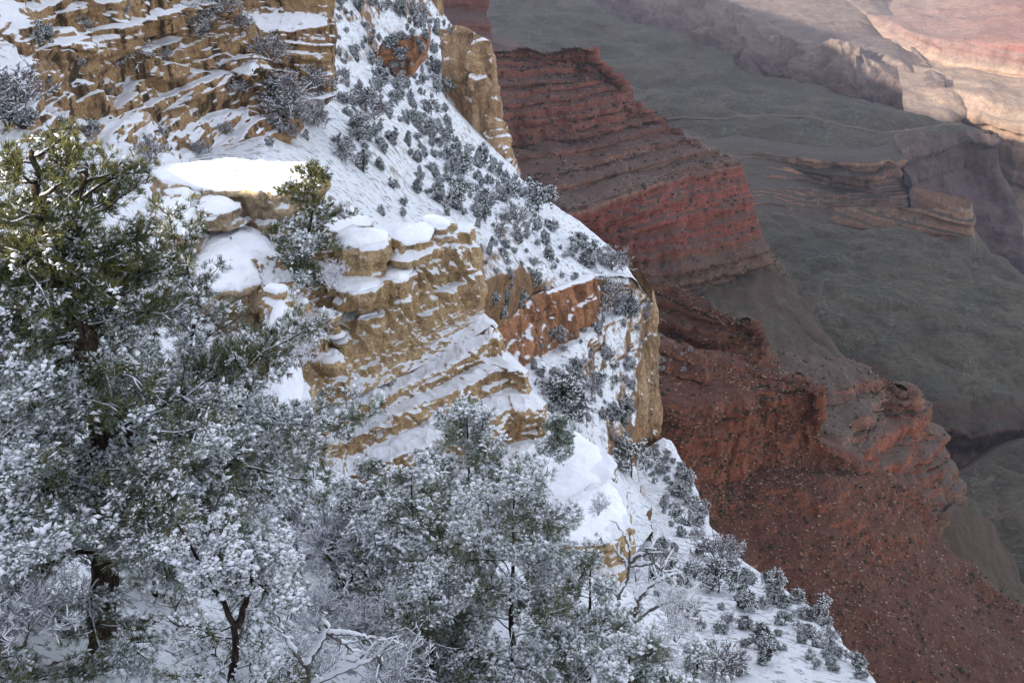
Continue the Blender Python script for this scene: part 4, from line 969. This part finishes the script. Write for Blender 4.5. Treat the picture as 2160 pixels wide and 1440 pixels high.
conif('pinyon_pine', 'snowy pine crossing the foot of the stepped outcrop, its top on the snow bands', (985, 868), (1000, 1260), 21.5, 22.6, 1.75, 4, limbs=36, tuft=.11, blade=.014)
conif('pinyon_pine', 'middle snowy pine between frosted saplings and the big bottom pine', (868, 1005), (860, 1370), 17.0, 17.8, 1.45, 5, limbs=36, tuft=.09, blade=.011)
conif('pinyon_pine', 'slim snowy pine just left of the middle pine', (778, 985), (770, 1260), 19.0, 19.6, .85, 6, limbs=28, tuft=.09, blade=.012)
conif('pinyon_pine', 'snowy pine standing before the tan face of the lower slab', (1246, 1185), (1240, 1560), 14.4, 15.0, 1.05, 7, limbs=32)
conif('pinyon_pine', 'snow-covered pine top rising from the bottom edge left of centre', (905, 1215), (900, 1600), 12.2, 12.8, 1.0, 8, limbs=34)
conif('pinyon_pine', 'bushy snow-heavy pine top at the bottom edge below the dead tree', (1330, 1372), (1330, 1700), 10.4, 10.8, 1.0, 9, limbs=32, per=3, fat=.22)
conif('pinyon_pine', 'low frosted pine top at the bottom edge right of the bushy one', (1470, 1392), (1470, 1680), 12.0, 12.4, .95, 10, limbs=18, snow=.6)
conif('juniper', 'small pine with sunlit yellow-green top growing on the limestone ledge', (668, 352), (628, 588), 47.8, 48.6, 1.9, 11, limbs=24, tuft=.16, blade=.035, K=12, gap=.22, sub=6, r0=.12, t0=.2, rise=.25,
      snowfn=lambda h: np.interp(h, [0, .3, .6, .8, 1], [.7, .6, .25, .06, .03]), frostfn=lambda h: np.interp(h, [0, .3, .6, .8, 1], [.45, .4, .12, .02, 0]))
conif('juniper', 'second snowy bush-like pine leaning from the ledge over the outcrop', (632, 500), (650, 606), 46.5, 46.8, .8, 12, limbs=16, tuft=.15, blade=.03, gap=.2, r0=.07)
conif('pinyon_pine', 'frosty round sapling on the rim of the upper snow-covered slab', (1178, 888), (1172, 965), 39, 39.3, .75, 13, limbs=16, tuft=.12, blade=.022, gap=.16, r0=.05, snow=.8, frostfn=lambda h: 1.4+0*h, seed_off=5.0)
conif('pinyon_pine', 'snow-covered bough of a pine cut off by the lower left edge', (-40, 760), (-60, 1500), 10.6, 11.2, 1.7, 14, limbs=26, snow=.85)
conif('pinyon_pine', 'small dark fir under the juniper at its right side', (330, 1120), (330, 1330), 14.6, 14.9, .8, 15, limbs=18, snow=.45)
conif('pinyon_pine', 'snowy low pine against the foot of the outcrop right of the juniper', (560, 880), (560, 1100), 25.5, 26.2, 1.5, 16, limbs=22, tuft=.13, blade=.02, snow=.7)

def frosted(name, label, px, py, d, L, n, seed, r=.02, **kw):
    rs = np.random.default_rng(seed); e = bpy.data.objects.new(name, None); COL.objects.link(e); e.location = P3(px, py, d); tag(e, label, 'shrub' if 'shrub' in name else 'tree')
    a, b_, c = bare_shrub_meshes(rs, n, L, r, **kw)
    link('stem', a, e); t = link('crown', b_, e); link('snow', c, t); return e
frosted('frosted_tree', 'slender frosted tree with leaning dark stem in the middle of the snow hollow', 645, 1226, 19, 1.75, 2, 21, .06, depth=4, kids=6, spread=.15)
frosted('frosted_tree', 'grey frosted tree with upright stem right of the leaning one', 726, 1252, 18.6, 1.75, 3, 22, .05, depth=4, kids=6, spread=.2)
for k, (px, py, d, L, lab) in enumerate([(600, 1330, 13.5, .75, 'frosted thicket behind the snow-laden dead limbs, left side'), (690, 1340, 13.8, .8, 'frosted thicket directly above the snow-laden dead limbs'), (770, 1350, 13.6, .8, 'frosted thicket right of the snow-laden dead limbs'),
        (20, 1420, 9.6, .8, 'frosted bare shrub in the bottom left corner'), (60, 1290, 13.2, .8, 'frosted bare shrub left of the juniper trunk'), (130, 1330, 13, .7, 'small frosted shrub close to the juniper trunk base'), (820, 1480, 11.2, .8, 'frosted shrub at the bottom edge left of the big pine'), (700, 1180, 20.5, .9, 'pale frosted shrub at the far end of the snow hollow'),
        (1420, 1345, 20, 1.1, 'frosted shrub under the right arm of the twisted dead tree'), (1380, 1425, 15, .8, 'frosted shrub with dark stem at bottom right of the dead tree'), (660, 1440, 10.6, .5, 'low frosted twigs under the snow-laden dead limbs'), (700, 610, 43.8, .9, 'frosted bush on the broken blocks below the ledge pine'), (660, 720, 39.6, 1.0, 'frosted bush low on the broken blocks of the outcrop'), (640, 770, 38, .9, 'frosted bush beside the tall snowy rib'), (1262, 1085, 34, .7, 'tiny bare shrub standing on the lower snow slab')]):
    frosted('frosted_shrub', lab, px, py, d, L, 9, 30+k, .013, depth=3, kids=5)

def snag(name, label, paths, d, r, seed, jit=.12):
    rs = np.random.default_rng(seed); base = P3(*paths[0][0], d); e = bpy.data.objects.new(name, None); COL.objects.link(e); e.location = base; tag(e, label, 'dead tree')
    sn = Soup(); first = None
    for k, pt in enumerate(paths):
        dd = d+rs.normal(0, jit)*(k > 0)
        q = np.array([P3(x, y, d if j == 0 else d+(dd-d)*min(1, j/2)) for j, (x, y) in enumerate(pt)])-base
        n = len(q)*5; c = np.linspace(0, len(q)-1, n); q = np.stack([np.interp(c, np.arange(len(q)), q[:, i]) for i in range(3)], -1)
        q = blur(q[:, None], 3)[:, 0]; q[1:-1] += rs.normal(0, r*.12, (n-2, 3))
        r0 = r*(1 if k == 0 else .62); rr = np.linspace(r0, r0*.28, n)
        S = Soup(); S.tube(q, rr, 8)
        for j in range(4 if len(pt) > 2 else 2):
            bq = at(q, rs.uniform(.4, .98)); tw = wander(rs, bq, nrm(q[-1]-q[0])+rs.normal(0, .7, 3), r*rs.uniform(3, 9), 5, .25, .3)
            S.tube(tw, np.linspace(r*.2, r*.07, len(tw)), 4); snow_strip(sn, tw, np.linspace(r*.22, r*.09, len(tw)), rs, 1.0, 1.1, .98)
        o = link('trunk' if k == 0 else 'branch', S.mesh('trunk' if k == 0 else 'branch', M['greybark'], True), e)
        first = first or o
        snow_strip(sn, q, rr, rs, .85, 1.12, .995)
    link('snow', sn.mesh('snow', M['treesnow'], True), first)
snag('dead_tree', 'dead branching limbs loaded with thick snow at the bottom edge', [
    [(655, 1520), (650, 1450), (648, 1400), (668, 1370), (690, 1335), (683, 1300), (705, 1285)], [(690, 1335), (730, 1335), (760, 1340), (795, 1345)], [(690, 1335), (720, 1352), (745, 1375)], [(648, 1398), (600, 1380), (556, 1375), (550, 1345)],
    [(645, 1405), (610, 1360), (594, 1325), (590, 1300)], [(652, 1450), (700, 1425), (760, 1400), (800, 1385), (832, 1345)], [(760, 1400), (768, 1370)], [(800, 1385), (804, 1412)], [(655, 1460), (612, 1432), (604, 1400)]], 9.8, .048, 51)
snag('dead_tree', 'twisted white dead tree with snow-lined arms below the lower slab', [
    [(1322, 1345), (1324, 1325), (1339, 1302), (1343, 1269), (1364, 1240), (1397, 1219), (1418, 1213)],
    [(1312, 1340), (1308, 1294), (1304, 1257), (1322, 1227), (1327, 1194), (1329, 1161), (1320, 1132), (1304, 1111)], [(1331, 1186), (1347, 1169), (1360, 1173), (1366, 1152), (1384, 1160)], [(1329, 1192), (1360, 1190), (1381, 1186), (1395, 1202), (1408, 1186)],
    [(1326, 1322), (1360, 1294), (1389, 1277), (1418, 1265), (1443, 1275), (1460, 1265)], [(1430, 1272), (1443, 1292), (1456, 1305)], [(1304, 1257), (1285, 1236)], [(1343, 1262), (1368, 1248), (1370, 1227)], [(1327, 1200), (1318, 1180), (1300, 1165)], [(1418, 1213), (1422, 1238)], [(1343, 1262), (1338, 1240), (1346, 1222)]], 23.5, .105, 52, .25)
snag('dead_tree', 'short curved snow-covered dead limb at the foot of the twisted tree', [[(1376, 1392), (1374, 1372), (1364, 1350), (1352, 1340)], [(1374, 1372), (1392, 1352)]], 16, .07, 53)
snag('fallen_branch', 'dark fallen branch on the snow left of the juniper trunk', [[(100, 1402), (130, 1392), (160, 1382), (182, 1370)], [(130, 1392), (150, 1398)]], 11.4, .025, 54)
print('near trees', time.time()-T0)

# ------------------------------------------------------------------ trees and shrubs on the snowy slopes
def mid_tree(rs, H, R, kind):
    """A slope tree about H metres high as trunk / foliage / snow meshes at its own origin."""
    tr = Soup(); tr.tube(wander(rs, (0, 0, -.3), (rs.normal(0, .08), rs.normal(0, .08), 1), H*.9, 6, .06), np.linspace(H*.028, H*.006, 7), 6)
    n = 560
    if kind == 'conifer':
        h = rs.beta(1.3, 1.7, n)*.94+.06; rad = R*np.interp(h, [0, .2, .6, 1], [.6, 1, .62, .06])
    else:
        h = rs.uniform(.02, 1, n); rad = R*np.sqrt(np.clip(1-((h-.42)/.60)**2, .02, 1))
    nb = 8; ca = rs.uniform(0, 6.28, nb); chh = rs.uniform(.1, .9, nb)
    k = rs.integers(0, nb, n)
    az = ca[k]+rs.normal(0, .36, n); h = np.clip(.4*h+.6*(chh[k]+rs.normal(0, .13, n)), .02, 1)
    rad = np.interp(h, [0, .2, .6, .85, 1], [.65, 1, .78, .45, .12])*R if kind == 'conifer' else R*np.sqrt(np.clip(1-((h-.42)/.60)**2, .02, 1))
    q = rad*rs.uniform(.25, 1, n)**.55*rs.uniform(.8, 1.12, n)
    pos = np.stack([np.cos(az)*q, np.sin(az)*q, h*H], -1); pos[:, :2] += (np.stack([fbm(pos/(H*.3), 2, 3), fbm(pos/(H*.3)+9, 2, 4)], -1)-.5)*R*1.5; dr = nrm(np.stack([np.cos(az), np.sin(az), .35+0*az], -1))
    fr = np.clip((fbm(pos/(H*.22), 2, 5)-.42)*2.4, .02, .6)
    V, F, m = needles(rs, pos, dr, H*.075, H*.015, 12, .8, fr)
    me = mesh_np('foliage', V, F); me.materials.append(M['needlemid']); me.materials.append(M['frostmid']); me.polygons.foreach_set('material_index', m)
    s = rs.uniform(0, 1, n)*(1.25-.5*h) < .46
    V, F = clumps(rs, pos[s], dr[s], H*.085, 2, .22)
    sm = mesh_np('snow', V, F, M['treesnow'])
    return tr.mesh('trunk', M['bark']), me, sm
rs = np.random.default_rng(5)
PROTO = {'conifer': [mid_tree(rs, 5, rs.uniform(1.05, 1.4), 'conifer') for _ in range(5)], 'juniper': [mid_tree(rs, 3.6, rs.uniform(1.25, 1.7), 'juniper') for _ in range(5)]}
SHR = [bare_shrub_meshes(rs, 10, 1.15, .022, 3, 5, .6, .4, 'twigdark', .011) for _ in range(4)]
TREES = []
def stand(kind, p, size, label, group, hide=()):
    rs_ = np.random.default_rng(len(TREES)+7)
    if kind == 'shrub':
        ms = SHR[len(TREES) % 4]; nm = 'bare_shrub'; parts = ('stem', 'crown', 'snow'); cat = 'shrub'
    else:
        ms = PROTO[kind][len(TREES) % 5]; nm = 'juniper' if kind == 'juniper' else 'pinyon_pine'; parts = ('trunk', 'foliage', 'snow'); cat = 'tree'
    e = bpy.data.objects.new(nm, None); COL.objects.link(e); e.location = p; e.rotation_euler = (0, 0, rs_.uniform(0, 6.28))
    s = size*rs_.uniform(.85, 1.15); e.scale = (s*rs_.uniform(.75, 1.4), s*rs_.uniform(.75, 1.4), s)
    tag(e, label, cat, group)
    a = link(parts[0], ms[0], e); f = link(parts[1], ms[1], e); link(parts[2], ms[2], f)
    TREES.append(e)
def inside(x, y, poly):
    c = False; j = len(poly)-1
    for i in range(len(poly)):
        (xi, yi), (xj, yj) = poly[i], poly[j]
        if (yi > y) != (yj > y) and x < (xj-xi)*(y-yi)/(yj-yi)+xi: c = not c
        j = i
    return c
def forest(poly, n, sep, size, mix, label, group, dmin=0, dmax=1e9, seed=0, fixed=()):
    rs = np.random.default_rng(seed); pts = list(fixed); xs = [p[0] for p in poly]; ys = [p[1] for p in poly]; tries = 0
    while len(pts) < n+len(fixed) and tries < n*60:
        tries += 1
        x, y = rs.uniform(min(xs), max(xs)), rs.uniform(min(ys), max(ys))
        if inside(x, y, poly) and fbm(np.array([[x/70., y/55., seed]]), 2, seed)[0] > rs.uniform(.28, .62) and all((x-a)**2+((y-b)*1.3)**2 > sep*sep for a, b in [p[:2] for p in pts]): pts.append((x, y))
    for q in pts:
        p = ground(q[0], q[1])
        if p is None: continue
        d = math.hypot(p[0], p[1])
        if not dmin < d < dmax: continue
        kind = rs.choice(list(mix), p=list(mix.values()))
        # size is the wanted height in pixels of the photograph
        hpx = (q[2] if len(q) > 2 else size[0]*.7+(size[1]*1.12-size[0]*.7)*rs.uniform()**2.0); met = .84*hpx*np.linalg.norm(p)/F
        stand(kind, p-np.array([0, 0, .1*met]), met/(5 if kind == 'conifer' else 3.6 if kind == 'juniper' else 1.5), label[kind] if isinstance(label, dict) else label, group)
MIX = {'conifer': .56, 'juniper': .32, 'shrub': .12}
LB = lambda where: {'conifer': 'dark snow-dusted conifer '+where, 'juniper': 'round snow-dusted juniper '+where, 'shrub': 'grey leafless shrub '+where}
forest([(690, 0), (860, 0), (960, 60), (940, 200), (960, 330), (850, 260), (760, 200), (700, 160)], 150, 12, (20, 44), {'conifer': .6, 'juniper': .4}, LB('in the dense stand left of the tan pinnacle'), 'trees in the dense stand left of the pinnacle', 180, 700, 1)
forest([(580, 200), (700, 180), (720, 330), (640, 345), (600, 330)], 13, 24, (40, 70), {'conifer': .5, 'shrub': .5}, LB('at the foot of the upper left cliff'), 'trees at the foot of the upper left cliff', 100, 320, 2)
forest([(720, 200), (960, 290), (1060, 350), (1000, 470), (800, 460), (730, 370)], 78, 19, (34, 58), MIX, LB('on the open snow slope behind the ledge'), 'trees on the open snow slope', 90, 500, 3)
forest([(1000, 360), (1120, 390), (1240, 500), (1310, 540), (1250, 570), (1060, 670), (1000, 600)], 70, 19, (20, 54), MIX, LB('on the snow slope above the orange band'), 'trees on the slope above the orange band', 90, 480, 4,
       [(1060, 420, 70), (1118, 440, 72), (1240, 560, 78), (1290, 565, 74), (1010, 350, 62)])
forest([(1130, 740), (1250, 670), (1380, 650), (1370, 700), (1335, 780), (1325, 960), (1290, 1000), (1230, 900), (1160, 880), (1110, 790)], 68, 19, (20, 54), MIX, LB('on the snow slope below the orange band'), 'trees on the slope below the orange band', 80, 330, 5,
       [(1190, 880, 100), (1330, 1000, 96), (1320, 650, 70), (1270, 640, 70)])
forest([(1384, 930), (1450, 1000), (1500, 1110), (1420, 1110), (1370, 1040)], 30, 17, (24, 44), {'juniper': .8, 'conifer': .2}, LB('in the dark thicket under the tan cliff'), 'trees in the thicket under the tan cliff', 100, 330, 6)
forest([(1400, 1120), (1520, 1130), (1620, 1230), (1750, 1320), (1840, 1440), (1500, 1440), (1360, 1300)], 46, 30, (32, 72), {'conifer': .35, 'juniper': .35, 'shrub': .30}, LB('on the snowy slope in the bottom right'), 'trees on the bottom right slope', 50, 220, 7)
forest([(1560, 1215), (1680, 1265), (1750, 1320), (1840, 1440), (1740, 1420), (1660, 1330)], 16, 28, (40, 62), {'juniper': 1}, LB('along the dark edge above the red slope'), 'trees along the edge above the red slope', 50, 220, 8)
forest([(1380, 690), (1480, 750), (1440, 790), (1390, 780)], 9, 18, (12, 22), {'juniper': 1}, LB('on the red crest just beyond the tan cliff'), 'trees on the red crest beyond the tan cliff', 250, 900, 9)
forest([(0, 20), (690, 20), (600, 330), (250, 330), (0, 330)], 16, 60, (30, 52), {'juniper': .4, 'shrub': .6}, LB('clinging to the upper left cliff'), 'trees clinging to the upper left cliff', 60, 200, 10,
       [(85, 95, 60), (250, 130, 62), (405, 60, 60), (420, 75, 46), (600, 190, 60), (315, 330, 60), (25, 230, 90), (40, 260, 80), (470, 20, 50), (440, 30, 60)])
print('slope trees', len(TREES), time.time()-T0)

# ------------------------------------------------------------------ scrub and rubble on the red slopes
def lump(rs, n, sq):
    a = nrm(rs.normal(0, 1, (n, 3))); return a
def octa(rs, pos, size, flat=.8):
    n = len(pos)
    base = np.array([[1, 0, 0], [-1, 0, 0], [0, 1, 0], [0, -1, 0], [0, 0, 1], [0, 0, -1.]])
    V = base[None]*rs.uniform(.6, 1.3, (n, 6, 1))*size[:, None, None]*np.array([1, 1, flat])+rs.normal(0, .15, (n, 6, 3))*size[:, None, None]
    V += pos[:, None]
    F = np.array([[0, 2, 4], [2, 1, 4], [1, 3, 4], [3, 0, 4], [2, 0, 5], [1, 2, 5], [3, 1, 5], [0, 3, 5]])
    return V.reshape(-1, 3), (np.arange(n)[:, None, None]*6+F[None]).reshape(-1, 3)
def scatter_pts(P, n, rs, ymin=-100, keepflat=0.0):
    A = P.reshape(-1, 3); x, y, f = project(A)
    k = np.where((x > 900) & (x < 2200) & (y > 60) & (y < 1480))[0]
    return A[rs.choice(k, n)]+rs.normal(0, .8, (n, 3))*np.array([1, 1, .1])
rs = np.random.default_rng(77)
bushm = []
for k in range(4):
    c = rs.normal(0, .42, (16, 3)); c[:, 2] = np.abs(c[:, 2])*.8+.1
    V, Fo = octa(rs, c, rs.uniform(.25, .5, 16)); bushm.append(mesh_np('scrub_bush', V, Fo, M['scrub']))
big = scatter_pts(promF[1], 150, rs); big2 = scatter_pts(promD[1], 90, rs); big3 = scatter_pts(promG[1], 40, rs)
n = 0
for pts, lo, hi, lab, grp in ((big, 1.6, 3.4, 'dark green bush dotted on the nearest red slope', 'bushes on the nearest red slope'), (big2, 4, 7, 'dark bush dotted on the red terraces of the far promontory', 'bushes on the red terraces'), (big3, 2, 3.5, 'dark bush dotted on the pinkish redwall promontory', 'bushes on the pinkish promontory')):
    for p in pts:
        o = link('scrub_bush', bushm[n % 4], None, p); s = rs.uniform(lo, hi)*.8; o.scale = (s, s, s*.9); o.rotation_euler = (0, 0, rs.uniform(0, 6)); tag(o, lab, 'bush', grp); n += 1
for P, nb, nr, sb, sr in ((promF[1], 2600, 14000, (.6, 2.0), (.30, 1.7)), (promD[1], 2200, 6000, (1.6, 4.4), (.9, 3.4)), (promG[1], 900, 3500, (.8, 2.4), (.5, 2.0)), (promE[1], 700, 2500, (.8, 2.4), (.5, 1.9))):
    V, Fo = octa(rs, scatter_pts(P, nb, rs), rs.uniform(*sb, nb)); o = link('scrub', mesh_np('scrub', V, Fo, M['scrub'])); o['kind'] = 'stuff'
    V, Fo = octa(rs, scatter_pts(P, nr, rs), rs.uniform(0, 1, nr)**3*(sr[1]-sr[0])+sr[0], .7); o = link('rubble', mesh_np('rubble', V, Fo, M['talus'])); o['kind'] = 'stuff'

# ------------------------------------------------------------------ haze
def haze():
    x0, x1, y0, y1, z0, z1 = -9000, 7000, -900, 12000, -1700, 640
    V = np.array([[x, y, z] for x in (x0, x1) for y in (y0, y1) for z in (z0, z1)], float)
    Fq = [[0, 1, 3, 2], [4, 6, 7, 5], [0, 4, 5, 1], [2, 3, 7, 6], [0, 2, 6, 4], [1, 5, 7, 3]]
    m = bpy.data.materials.new('haze'); m.use_nodes = True; t = m.node_tree; t.nodes.clear()
    o = t.nodes.new('ShaderNodeOutputMaterial'); v = t.nodes.new('ShaderNodeVolumePrincipled')
    v.inputs['Color'].default_value = (.80, .81, 1, 1); v.inputs['Density'].default_value = HAZE; v.inputs['Anisotropy'].default_value = .2
    t.links.new(v.outputs[0], o.inputs['Volume'])
    ob = link('haze', mesh_np('haze', V, np.array(Fq), m)); ob['kind'] = 'stuff'
HAZE = 2.0e-5
haze()
print('script', time.time()-T0)
